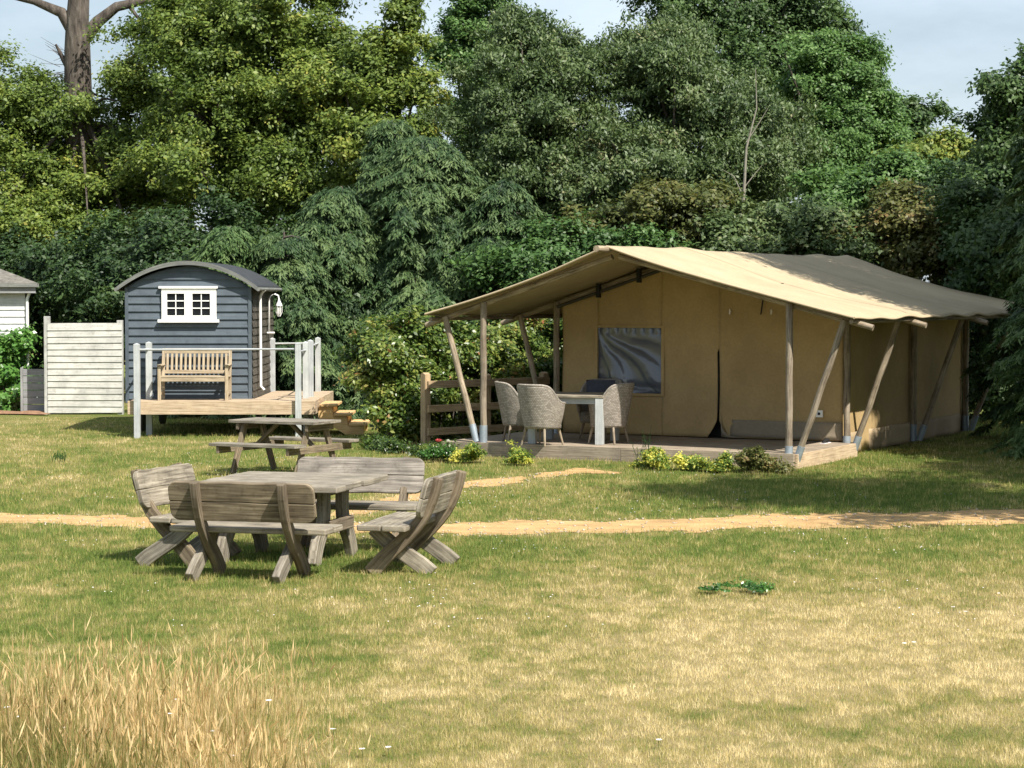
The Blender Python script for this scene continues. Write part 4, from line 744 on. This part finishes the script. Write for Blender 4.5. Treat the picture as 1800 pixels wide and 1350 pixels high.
# ================================================================= TENT
TH = .485; W, V1, V2, V3 = 5.08, 2.525, 5.91, 9.0; T0 = (4.025, 31.55, 0); XRD = -W / 2 - .28; HR, EZ, EO = 3.19, 2.155, 1.03; EOL = .86
tent = thing('safari_tent', 'large beige canvas safari tent on round timber poles with an open porch', 'tent', T0, -TH)
def can_z(x, y=0):
    if x >= XRD: t = (x - XRD) / (EO - XRD)
    else: t = (XRD - x) / (XRD + W + EOL)
    return HR - (HR - EZ) * t
YE = 10.55
def canopy_pt(u_, v_):
    s_ = u_ * 2; t = v_
    y = -.26 + (YE + .26) * t
    x = (-W - EOL) + (XRD + W + EOL) * s_ if s_ < 1 else XRD + (EO - XRD) * (s_ - 1)
    k = abs(s_ - 1); zc = HR - (HR - EZ) * k
    # sag of the cloth between the frames and between ridge and eave
    fr_ = [-.26, 0, V1, V2, V3, YE]; ph = 0
    for a_, b_ in zip(fr_[:-1], fr_[1:]):
        if a_ <= y <= b_: q = (y - a_) / (b_ - a_); ph = 4 * q * (1 - q) * min(1, (b_ - a_) / 3)
    zc -= .028 * ph * (1 - .25 * k) + .075 * math.sin(math.pi * k) * (1 if s_ > 1 else .75)
    zc += .018 * math.sin(x * 2.1 + y * 1.3) * math.sin(y * 1.9) + (fbm(np.array(x * .8), np.array(y * .8), 2, 4) - .5) * .05
    if k > .97: zc -= .015 + .012 * math.sin(y * 5)
    y += (.10 * math.sin(math.pi * k) if t < .001 else 0)
    return Vector((x, y, float(zc) + .03))
mb = MB(); mb.grid(canopy_pt, 80, 100, 7, 9.8); mb.build('canopy', M['canopy'], tent, solid=.012)
# hem rolled at the front edge and along the eaves, seams at the frames
mb = MB(); L_ = [canopy_pt(i / 80, 0) + Vector((0, -.004, -.012)) for i in range(81)]; mb.tube(L_, [.018] * 81, 8); mb.build('hem', M['canopy'], tent)
for u_ in (0, 1): mb = MB(); L_ = [canopy_pt(u_, i / 100) + Vector((0, 0, -.012)) for i in range(101)]; mb.tube(L_, [.017] * 101, 8); mb.build('hem', M['canopy'], tent)
M['seam'] = plain('canvas_seam', (.33, .26, .16), .9)
for vv in (V1 / YE * .98 + .02, (V2 + .2) / YE * .98 + .02):
    mb = MB()
    L_ = [canopy_pt(.0 + i / 80, vv) + Vector((0, 0, .008)) for i in range(81)]
    for a_, b_ in zip(L_[:-1], L_[1:]): mb.add([a_, b_, b_ + Vector((0, .03, .001)), a_ + Vector((0, .03, .001))], [[0, 1, 2, 3]], [[(0, 0)] * 4], True)
    mb.build('seam', M['seam'], tent)
def pole(name, a_, b_, r_=.05, shoe=False, mat='pole', parent=None):
    a_ = Vector(a_); b_ = Vector(b_); mb = MB(); n_ = 9; sd = Vector((random.uniform(-1, 1), random.uniform(-1, 1), 0)) * .006
    pts = [a_.lerp(b_, i / n_) + sd * math.sin(i * 1.7) for i in range(n_ + 1)]; mb.tube(pts, [r_ * (1 + .05 * math.sin(i * 2.3 + a_.x)) for i in range(n_ + 1)], 14)
    o = mb.build(name, M[mat], parent or tent)
    if shoe:
        d = (b_ - a_).normalized(); mb = MB(); mb.tube([a_ - d * .02, a_ + d * .26], [r_ * 1.16, r_ * 1.16], 14); mb.build('metal_shoe', M['galv'], o)
    return o
for k_, vv in enumerate((0, V1, V2, V3)):
    for sg in (0, 1):
        xx = 0 if not sg else -W; out = 1 if not sg else -1; z0_ = .2 if (sg and vv < V1 - .1) else .04
        zt = can_z(xx) - .075
        pole('post', (xx - out * .03, vv, z0_), (xx - out * .03, vv, zt), .052, True)
        eo_ = EOL if sg else EO; bt_ = xx + out * (eo_ - .22); pole('brace', (xx + out * .085, vv - .02, z0_ + .02), (bt_, vv - .02, can_z(bt_) - .09), .047, True)
        ex = xx + out * (eo_ + .17)
        pole('rafter', (XRD + out * .06, vv + .07, can_z(XRD + out * .06) - .12), (ex, vv + .07, can_z(ex) - .115 + .02), .045)
pole('ridge_pole', (XRD, -.62, HR - .03), (XRD, YE + .1, HR - .05), .05)
for sg in (0, 1):
    xx = 0 if not sg else -W; out = 1 if not sg else -1
    eo_ = EOL if sg else EO; pole('eave_pole', (xx + out * (eo_ - .06), -.2, EZ - .05), (xx + out * (eo_ - .06), YE - .1, EZ - .05), .03)
# steel frame rail at the wall plane
for sg in (0, 1):
    out = 1 if not sg else -1; xe = 0 if not sg else -W
    pole('frame_tube', (XRD, V1 - .12, can_z(XRD) - .22), (xe + out * -.1, V1 - .12, can_z(xe) - .16), .026, mat='steel')
    for q in (.3, .62): x = XRD + (xe - XRD) * q; mb = MB(); mb.box(x - .03, x + .03, V1 - .17, V1 - .09, can_z(x) - .29, can_z(x) - .06); mb.build('frame_clamp', M['black'], tent)
# walls
wx0, wx1, wy = -W + .12, -.12, V1 + .06; ZB = .21
xd0 = -2.10  # door slit
def wall_top(x): return can_z(x) - .10
def wz(x): return ZB
WX0, WX1, WZ0, WZ1 = None, None, None, None
def to_local(P): 
    r_ = Vector(P) - Vector(T0); return Vector((r_.x * math.cos(TH) - r_.y * math.sin(TH), r_.x * math.sin(TH) + r_.y * math.cos(TH), r_.z))
def wall_hit(px, py):
    a, b = (px - 900) / F, -(py - 675) / F; d = Vector((a, _cp + b * _sp, -_sp + b * _cp)); o_ = Vector((0, 0, EYE))
    lo = to_local(o_); ld = Vector((d.x * math.cos(TH) - d.y * math.sin(TH), d.x * math.sin(TH) + d.y * math.cos(TH), d.z)); t = (wy - lo.y) / ld.y; return lo + ld * t
qs = [wall_hit(*q) for q in ((1051, 574), (1165, 578), (1163, 694), (1051, 688))]
WX0, WX1 = (qs[0].x + qs[3].x) / 2, (qs[1].x + qs[2].x) / 2; WZ0, WZ1 = (qs[2].z + qs[3].z) / 2, (qs[0].z + qs[1].z) / 2
xd0 = wall_hit(1265, 700).x
def wrink(x, z): return .012 * math.sin(x * 3.1 + z * .8) + .018 * (float(fbm(np.array(x * 1.4), np.array(z * .8), 3, 12)) - .5) + .012 * math.sin(z * 4 + x)
def wpiece(mb, x0, x1, zb, ztf, nx_=16, nz_=14):
    def fn(u_, v_):
        x = x0 + (x1 - x0) * u_; zt = ztf(x) if callable(ztf) else ztf; zb_ = zb(x) if callable(zb) else zb; z = zb_ + (zt - zb_) * v_
        return Vector((x, wy + wrink(x, z), z))
    mb.grid(fn, nx_, nz_, abs(x1 - x0), 2)
slit = lambda z: .008 + .85 * max(0, (.50 - z)) ** 1.35
mb = MB(); wpiece(mb, wx0, WX0, ZB, wall_top); wpiece(mb, WX0, WX1, ZB, WZ0); wpiece(mb, WX0, WX1, WZ1, wall_top)
def fnL(u_, v_):
    z = ZB + (wall_top(xd0) - ZB) * v_; xe = xd0 - (slit(z) + .02 if z < 1.62 else 0); x = WX1 + (xe - WX1) * u_; z = ZB + (wall_top(x) - ZB) * v_
    return Vector((x, wy + wrink(x, z) - .03 * u_ ** 8, z))
def fnR(u_, v_):
    z = ZB + (wall_top(xd0) - ZB) * v_; xe = xd0 + (slit(z) if z < 1.62 else 0); x = xe + (wx1 - xe) * u_; z = ZB + (wall_top(x) - ZB) * v_
    return Vector((x, wy + wrink(x, z) - .03 * (1 - u_) ** 8, z))
mb.grid(fnL, 24, 40, 1, 2); mb.grid(fnR, 30, 40, 2, 2); mb.build('front_wall', M['tentwall'], tent, solid=.006)
mb = MB(); mb.box(xd0 - .5, xd0 + .5, wy + .12, wy + .14, ZB, 2.2); mb.build('dark_interior_sheet', M['dark'], tent)  # near-black sheet behind the slit, standing in for the unlit tent interior
# zip line and flap at the door
mb = MB(); mb.tube([(xd0 - .012, wy - .035, .62), (xd0 - .005, wy - .03, 1.2), (xd0, wy - .02, 1.72)], [.006] * 3, 6); mb.build('zip', M['black'], tent)
mb = MB(); mb.grid(lambda u_, v_: Vector((xd0 + .05 + .42 * u_ * (1 - v_ * .9), wy - .05 - .06 * math.sin(u_ * 3), ZB + .01 + (.34 * (1 - u_) ** 1.5) * v_)), 10, 6); mb.build('door_flap', M['skirt'], tent, solid=.006)
# lower skirt on the right half
mb = MB(); x0_ = wall_hit(1285, 750).x; mb.grid(lambda u_, v_: Vector((x0_ + (wx1 - x0_) * u_, wy - .03 + wrink(x0_ + (wx1 - x0_) * u_, v_), ZB + .02 + .27 * v_)), 20, 4, 2, .3); mb.build('mud_skirt', M['skirt'], tent, solid=.006)
# side walls
for sg, x in ((0, wx1), (1, wx0)):
    def fs(u_, v_, x=x):
        y = wy + .004 + (V3 - wy) * u_; z = .03 + (can_z(x) - .10) * v_
        return Vector((x + (.05 * math.sin(y * 2.2) * .5 + .03 * (float(fbm(np.array(y * 1.3), np.array(z), 3, 18)) - .5)) * (1 if not sg else -1), y, z))
    mb = MB(); mb.grid(fs, 40, 16, 6, 2); mb.build('side_wall', M['tentwall'], tent, solid=.006)
mb = MB(); mb.grid(lambda u_, v_: Vector((wx1 + .045 + .03 * math.sin(u_ * 31), wy + .02 + (V3 - wy) * u_, .0 + .34 * v_)), 60, 4, 6, .3); mb.build('mud_skirt', canvas('tan_skirt', (.42, .32, .20), .02), tent, solid=.008)
mb = MB(); mb.grid(lambda u_, v_: Vector((wx0 + (wx1 - wx0) * u_, V3, .03 + (wall_top(wx0 + (wx1 - wx0) * u_) - .03) * v_)), 20, 6, 5, 2); mb.build('back_wall', M['tentwall'], tent, solid=.006)
# plastic window: crumpled sheet hanging inside the opening
wq = thing('window', None, None); wq.parent = tent
def pl(u_, v_):
    x = WX0 - .01 + (WX1 - WX0 + .02) * u_; z = WZ0 - .01 + (WZ1 - WZ0 + .02) * v_
    nz_ = float(fbm(np.array(u_ * 2.2), np.array(v_ * 2.0), 2, 41)) - .5; ph_ = math.atan2(1.08 - v_, u_ + .08); rr_ = math.hypot(1 - v_, u_)
    f1 = math.sin(ph_ * 15 + nz_ * 5); d = .020 * (abs(f1) ** .6 * (1 if f1 > 0 else -1)) * min(1, rr_ * 1.3) * math.exp(-((ph_ - .95 + nz_ * .6) / .42) ** 2)
    d += .035 * nz_ + .010 * max(0, v_ - .88) * 7 * math.sin(u_ * 48) + .012 * math.exp(-((v_ - .18 - .2 * nz_ + .1 * u_) / .05) ** 2)
    return Vector((x, wy + .035 + d * 2.0, z))
mb = MB(); mb.grid(pl, 60, 60, 1, 1); mb.build('plastic_pane', M['plastic'], wq)
mb = MB()
for a_ in ((WX0 - .045, WX0 + .004, WZ0 - .04, WZ1 + .04), (WX1 - .004, WX1 + .045, WZ0 - .04, WZ1 + .04)): mb.box(a_[0], a_[1], wy - .034, wy - .022, a_[2], a_[3])
for a_ in ((WX0 + .005, WX1 - .005, WZ0 - .04, WZ0), (WX0 + .005, WX1 - .005, WZ1, WZ1 + .04)): mb.box(a_[0], a_[1], wy - .033, wy - .023, a_[2], a_[3])
mb.build('window_frame', M['tentwall'], wq)
# toggles, strap, socket plate
for (px, py) in ((1285, 548), (1358, 548)):
    q = wall_hit(px, py); mb = MB(); mb.tube([(q.x, q.y - .05, q.z + .04), (q.x + .01, q.y - .07, q.z), (q.x, q.y - .06, q.z - .04)], [.012, .016, .01], 7); mb.build('toggle', M['petal'], tent)
q = wall_hit(1342, 535); mb = MB(); mb.beam((q.x + .03, q.y - .06, q.z + .18), (q.x - .02, q.y - .06, q.z - .16), .022, .006, (0, 1, 0)); mb.build('strap', M['black'], tent)
q = wall_hit(1442, 727); so_ = thing('socket', None, None); so_.parent = tent
mb = MB(); mb.box(q.x - .06, q.x + .06, q.y - .06, q.y - .035, q.z - .055, q.z + .055); mb.build('socket_plate', M['white'], so_, .004); mb = MB(); mb.tube([(q.x, q.y - .068, q.z), (q.x, q.y - .061, q.z)], [.022, .022], 14); mb.build('socket_hole', M['black'], so_)
# deck of the tent
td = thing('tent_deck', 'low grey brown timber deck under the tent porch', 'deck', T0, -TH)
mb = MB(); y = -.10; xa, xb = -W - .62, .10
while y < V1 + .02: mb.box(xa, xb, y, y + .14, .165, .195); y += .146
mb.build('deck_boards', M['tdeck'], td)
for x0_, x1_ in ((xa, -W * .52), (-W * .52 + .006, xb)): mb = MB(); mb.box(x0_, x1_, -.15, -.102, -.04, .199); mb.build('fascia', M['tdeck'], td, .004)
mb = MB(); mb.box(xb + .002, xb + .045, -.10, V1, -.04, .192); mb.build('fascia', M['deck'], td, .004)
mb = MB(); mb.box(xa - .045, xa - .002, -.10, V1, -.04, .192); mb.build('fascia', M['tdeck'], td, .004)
# dark object by the wall and mat
mb = MB(); q = to_local(gnd(1458, 778, .2)); fm = MB(); b0 = thing('shoe', 'small dark shoe standing on the deck by the right corner of the tent', 'shoe', T0, -TH)
fm.tube([(q.x - .02, 2.35, .235), (q.x - .02, 2.28, .235), (q.x - .02, 2.2, .22), (q.x - .02, 2.12, .215)], [.03, .042, .035, .02], 10); fm.build('upper', M['black'], b0); fm = MB(); fm.box(q.x - .06, q.x + .02, 2.10, 2.39, .197, .206); fm.build('sole', M['petal'], b0)

# ------------------------------------------------ porch furniture
def tl(x, y, z=0): 
    return Vector((T0[0] + x * math.cos(TH) + y * math.sin(TH), T0[1] - x * math.sin(TH) + y * math.cos(TH), z))
DZ = .196
tc_ = gnd(1003, 762, DZ); tb_ = thing('dining_table', 'square wooden topped dining table with pale grey legs on the tent deck', 'table', (tc_.x, 34.0, DZ), -TH * .55)
mb = MB()
for q in range(6): mb.box(-.6, .6, -.6 + q * .2, -.6 + q * .2 + .196, .715, .75)
mb.build('tabletop', M['grey_oak'], tb_, .004); mb = MB()
for sg in (-1, 1): mb.box(-.47, .47, sg * .53 - .012, sg * .53 + .012, .62, .713); mb.box(sg * .53 - .012, sg * .53 + .012, -.47, .47, .62, .713)
mb.build('apron', M['paint'], tb_)
for sx_ in (-1, 1):
    for sy in (-1, 1): mb = MB(); mb.box(sx_ * .53 - .06, sx_ * .53 + .06, sy * .53 - .06, sy * .53 + .06, 0, .713); mb.build('leg', M['paint'], tb_, .004)
def wicker_chair(loc, rz, label):
    t_ = thing('wicker_chair', label, 'chair', loc, rz, 'wicker chairs around the porch table'); mb = MB()
    def shell(u_, v_):      # wraps round the back, open at the front (-y)
        a = rad(-38 + 256 * u_); k = max(0, math.sin(math.pi * u_)) ; fr_ = abs(u_ - .5) * 2
        ztop = .64 + (.92 - .64) * (1 / (1 + math.exp((fr_ - .56) * 16))); z = .26 + (ztop - .26) * v_; fl_ = .94 + .34 * v_ * (1 if fr_ < .9 else .8)
        return Vector((.275 * fl_ * math.cos(a) * (1.0 + .06 * math.sin(v_ * 3)), .265 * fl_ * math.sin(a) + .04 * v_ * k, z))
    mb.grid(shell, 44, 16, 1.9, .7); mb.build('shell', M['wicker'], t_, solid=.035)
    mb = MB(); L_ = [shell(i / 60, 1) for i in range(61)]; mb.tube(L_, [.022] * 61, 8); mb.build('rim', M['wicker'], t_)
    mb = MB(); mb.grid(lambda u_, v_: Vector((.27 * math.cos(rad(360 * u_)) * v_ * 1.0, .265 * math.sin(rad(360 * u_)) * v_ - .0, .42 + .015 * (1 - v_ ** 4))), 30, 6, 1.5, .3); mb.grid(lambda u_, v_: Vector((.285 * math.cos(rad(200 + 140 * u_)), .275 * math.sin(rad(200 + 140 * u_)), .26 + .17 * v_)), 14, 4, .6, .2); mb.build('seat', M['wicker'], t_, solid=.02)
    for sx_ in (-1, 1):
        for sy in (-1, 1): mb = MB(); mb.tube([(sx_ * .17, sy * .17, .30), (sx_ * .225, sy * .23, 0)], [.024, .016], 10); mb.build('leg', M['pole'], t_)
    return t_
ch = wicker_chair((gnd(952, 777, DZ).x, 33.28, DZ), rad(142), 'wicker tub chair with its back to the viewer, front left of the porch table')
for (px, Y, rz, lab) in ((914, 34.1, 100, 'wicker tub chair at the left end of the table beside the rail fence'), (1070, 33.65, -122, 'wicker tub chair turned left at the right side of the table, below the window'), (1052, 34.75, -25, 'wicker tub chair with dark cushion behind the table')):
    o = copy_tree(ch); o.location = (at(px, 740, Y).x, Y, DZ); o.rotation_euler = (0, 0, rad(rz)); o['label'] = lab
cu = thing('cushion', 'dark charcoal cushion on the back of the chair behind the table', 'cushion', (at(1056, 740, 34.85).x, 34.86, DZ + .68))
mb = MB(); mb.grid(lambda u_, v_: Vector(((u_ - .5) * .46, -.06 * math.sin(math.pi * u_) * math.sin(math.pi * v_), (v_ - .5) * .38 + .06)), 12, 10); mb.grid(lambda u_, v_: Vector(((u_ - .5) * .46, .06 * math.sin(math.pi * u_) * math.sin(math.pi * v_), (v_ - .5) * .38 + .06)), 12, 10); mb.build('cover', M['cushion'], cu)

# ------------------------------------------------ rail fence
A = Vector((at(748, 700, 36.1).x, 36.1, 0)); Bp = Vector((.55, 37.9, 0)); rf_ = thing('rail_fence', 'three rail timber fence running from a square post behind the porch', 'fence', A, math.atan2(Bp.y - A.y, Bp.x - A.x)); LF = (Bp - A).length
for x, h in ((0, 1.20), (LF * .5, 1.15), (LF, 1.15)):
    mb = MB(); mb.box(x - .06, x + .06, -.06, .06, -.05, h - .03); mb.add([(x - .06, -.06, h - .03), (x + .06, -.06, h - .03), (x + .06, .06, h - .03), (x - .06, .06, h - .03), (x - .06, 0, h), (x + .06, 0, h)], [[0, 1, 5, 4], [2, 3, 4, 5], [1, 2, 5], [3, 0, 4]], [[(0, 0)] * 4] * 2 + [[(0, 0)] * 3] * 2); mb.build('post', M['rail'], rf_, .005)
for z in (1.0, .60, .22): mb = MB(); mb.box(-.02, LF + .05, -.105, -.063, z - .06, z + .06); mb.build('rail', M['rail'], rf_, .005)

# ================================================================= PICNIC TABLE (middle distance)
PT = Vector((gnd(513, 822).x, 30.45, 0)); pt = thing('picnic_table', 'a-frame picnic table with attached seats on the lawn before the hut', 'picnic table', PT, -rad(27)); HLg = .70
mb = MB()
for q in range(5): mb.box(-HLg, HLg, -.36 + q * .145, -.36 + q * .145 + .138, .705, .745)
mb.build('tabletop', M['grey_oak'], pt, .005)
for sg in (-1, 1):
    mb = MB()
    for q in range(2): y = sg * .70 - .14 + q * .145; mb.box(-HLg, HLg, y, y + .138, .41, .45)
    mb.build('seat', M['grey_oak'], pt, .005)
for sx_ in (-1, 1):
    x = sx_ * .52
    for sg in (-1, 1): mb = MB(); mb.beam((x, sg * .20, .703), (x, sg * .52, 0), .045, .095, (0, 1, 0)); mb.build('leg', M['brown_oak'], pt, .004)
    mb = MB(); mb.box(x + sx_ * .024, x + sx_ * .068, -.82, .82, .31, .408); mb.build('crossbeam', M['brown_oak'], pt, .004)
    mb = MB(); mb.box(x + sx_ * .024, x + sx_ * .068, -.34, .34, .61, .703); mb.build('crossbeam', M['brown_oak'], pt, .004)
    mb = MB(); mb.beam((x - sx_ * .025, 0, .36), (sx_ * .10, 0, .70), .045, .07, (0, 1, 0)); mb.build('brace', M['brown_oak'], pt, .004)

# ================================================================= RUSTIC TABLE SET
def slab(mb, x0, x1, y0, y1, z0, z1, wav=.005, rc=.02, rc1=None):
    """thick plank outlined in the XY plane, corners rounded (rc at y0, rc1 at y1), edges gently wavy, grain along x"""
    rc1 = rc if rc1 is None else rc1; pts = []; f_ = random.uniform(3, 6); p_ = random.random() * 6
    def arcc(cx, cy, r_, a0):
        for i in range(6): a_ = rad(a0 + 18 * i); pts.append((cx + r_ * math.cos(a_), cy + r_ * math.sin(a_)))
    def edge(ax, bx_, y_, ph):
        for i in range(1, 12): t = i / 12; pts.append((ax + (bx_ - ax) * t, y_ + wav * math.sin(math.pi * t) * math.sin(t * f_ * 3 + ph)))
    arcc(x0 + rc, y0 + rc, rc, 180); edge(x0 + rc, x1 - rc, y0, p_); arcc(x1 - rc, y0 + rc, rc, 270)
    arcc(x1 - rc1, y1 - rc1, rc1, 0); edge(x1 - rc1, x0 + rc1, y1, p_ + 2); arcc(x0 + rc1, y1 - rc1, rc1, 90)
    n_ = len(pts); o = random.random() * 30; T_ = z1 - z0; V_ = [(x, y, z0) for x, y in pts] + [(x, y, z1) for x, y in pts]
    uvp = [(x + o, y + o) for x, y in pts]; fs = [list(range(n_))[::-1], list(range(n_, 2 * n_))]; uv = [uvp[::-1], uvp]
    for i in range(n_):
        j = (i + 1) % n_; fs.append([i, j, j + n_, i + n_]); uv.append([(uvp[i][0], o), (uvp[j][0], o), (uvp[j][0], o + T_), (uvp[i][0], o + T_)])
    mb.add(V_, fs, uv); return mb
def curved(mb, pts, wd, x0, x1):
    """plank sawn to a curve in the YZ plane, width wd, thickness x0..x1"""
    P = [Vector((0, a, b)) for a, b in pts]; n_ = 12; S = []
    for i in range(n_ + 1):
        t = i / n_ * (len(P) - 1); k_ = min(len(P) - 2, int(t)); q = t - k_; p0 = P[max(0, k_ - 1)]; p1 = P[k_]; p2 = P[k_ + 1]; p3 = P[min(len(P) - 1, k_ + 2)]
        S.append(.5 * ((2 * p1) + (p2 - p0) * q + (2 * p0 - 5 * p1 + 4 * p2 - p3) * q * q + (3 * p1 - p0 - 3 * p2 + p3) * q ** 3))
    Lf = []; Rt = []
    for i, s_ in enumerate(S):
        d = (S[min(i + 1, n_)] - S[max(i - 1, 0)]).normalized(); nn = Vector((0, -d.z, d.y)); ww = wd[0] + (wd[1] - wd[0]) * i / n_; Lf.append(s_ + nn * ww / 2); Rt.append(s_ - nn * ww / 2)
    oo = random.random() * 20
    for i in range(n_):
        a_, b_, c_, d_ = Lf[i], Lf[i + 1], Rt[i + 1], Rt[i]; A_ = Vector((x0, 0, 0)); B_ = Vector((x1, 0, 0)); u0, u1 = oo + i * .08, oo + (i + 1) * .08; ww = wd[0]
        q = [(u0, oo), (u1, oo), (u1, oo + ww), (u0, oo + ww)]; e = [(u0, oo), (u1, oo), (u1, oo + .06), (u0, oo + .06)]
        mb.add([a_ + A_, b_ + A_, c_ + A_, d_ + A_, a_ + B_, b_ + B_, c_ + B_, d_ + B_], [[3, 2, 1, 0], [4, 5, 6, 7], [0, 1, 5, 4], [2, 3, 7, 6]] + ([[0, 4, 7, 3]] if i == 0 else []) + ([[1, 2, 6, 5]] if i == n_ - 1 else []), [q, q, e, e] + ([[(0, 0)] * 4] if i == 0 else []) + ([[(0, 0)] * 4] if i == n_ - 1 else []))
    return mb
def rustic_bench(loc, rz, label, L=1.36, sp=.42, off=None, m1='grey_oak', m2='brown_oak', back=1.25):
    """faces -y; backrest towards +y"""
    t_ = thing('rustic_bench', label, 'bench', loc, rz, 'rustic benches round the plank table')
    mb = MB(); slab(mb, -L / 2, L / 2, -.27, -.045, .40, .455); slab(mb, -L / 2 + .01, L / 2 + .008, -.04, .185, .40, .453); mb.build('seat', M[m1], t_, .012)
    B_ = MB(); T_ = Matrix.Translation((0, .275, .52)) @ Matrix.Rotation(rad(90 - 15), 4, 'X')
    for (z0_, z1_, l_, ra, rb_) in ((0.0, .175, back, .085, .008), (.179, .355, back, .008, .075)):
        k0 = len(B_.v); slab(B_, -l_ / 2, l_ / 2, z0_, z1_, -.022, .028, .004, ra, rb_)
        B_.v[k0:] = [tuple(T_ @ Vector(p_)) for p_ in B_.v[k0:]]
    B_.build('backrest', M[m2], t_, .012)
    for sg in (-1, 1):
        x = sg * sp
        mb = MB(); curved(mb, [(.425, .868), (.38, .71), (.275, .50), (.115, .32), (-.06, .16), (-.20, 0)], (.085, .15), x - .035, x + .035); mb.build('upright', M['brown_oak'], t_, .01)
        mb = MB(); curved(mb, [(-.20, .398), (-.05, .27), (.10, .17), (.24, .08), (.34, 0)], (.13, .15), x - .035 + (off or sg) * .072, x + .035 + (off or sg) * .072); mb.build('leg', M[m1], t_, .01)
    return t_
TC = Vector((-2.12, 20.6, 0)); PH = rad(16); ux = Vector((math.cos(PH), -math.sin(PH), 0)); vx = Vector((math.sin(PH), math.cos(PH), 0))
rt = thing('plank_table', 'large square weathered plank table in the middle of the four rustic benches', 'table', TC, -PH)
mb = MB()
for q in range(6): slab(mb, -.74 + .02 * (q % 2), .76 - .015 * ((q * 7) % 3), -.70 + q * .25, -.70 + q * .25 + .245, .695, .75, .004, .012)
mb.build('tabletop', M['grey_oak'], rt, .008)
for x in (-.46, .46):
    for sg in (-1, 1):
        mb = MB(); curved(mb, [(sg * .26, .69), (sg * .24, .54), (sg * .27, .36), (sg * .42, .18), (sg * .50, 0)], (.18, .17), x - .04, x + .04); mb.build('leg', M['grey_oak'], rt, .012)
    mb = MB(); mb.box(x - .045 - .06, x - .042, -.55, .55, .60, .693); mb.build('crossbeam', M['brown_oak'], rt, .01)
    mb = MB(); mb.box(x + .042, x + .10, -.30, .30, .28, .40); mb.build('crossbeam', M['brown_oak'], rt, .01)
mb = MB(); mb.box(-.41, .41, -.035, .035, .30, .40); mb.build('stretcher', M['brown_oak'], rt, .01)
rustic_bench(Vector((-2.27, 19.28, 0)), math.pi - rad(14), 'rustic bench nearest the viewer, its brown backrest towards us', L=1.46, sp=.40, off=1, back=1.34)
rustic_bench(Vector((-1.56, 21.46, 0)), -rad(9), 'rustic bench behind the plank table with a silvery back spotted white', sp=.45, m2='silver_wood', back=1.29)
rustic_bench(Vector((-.97, 19.85, 0)), -math.pi / 2 - rad(14), 'rustic bench at the right end of the plank table, seen from its side', L=1.22, sp=.39, off=-1, m2='grey_oak', back=1.12)
rustic_bench(Vector((-2.96, 20.5, 0)), math.pi / 2 - rad(20), 'rustic bench at the left end of the plank table, its pale seat back facing right', L=1.18, sp=.39, m2='grey_oak', back=1.08)
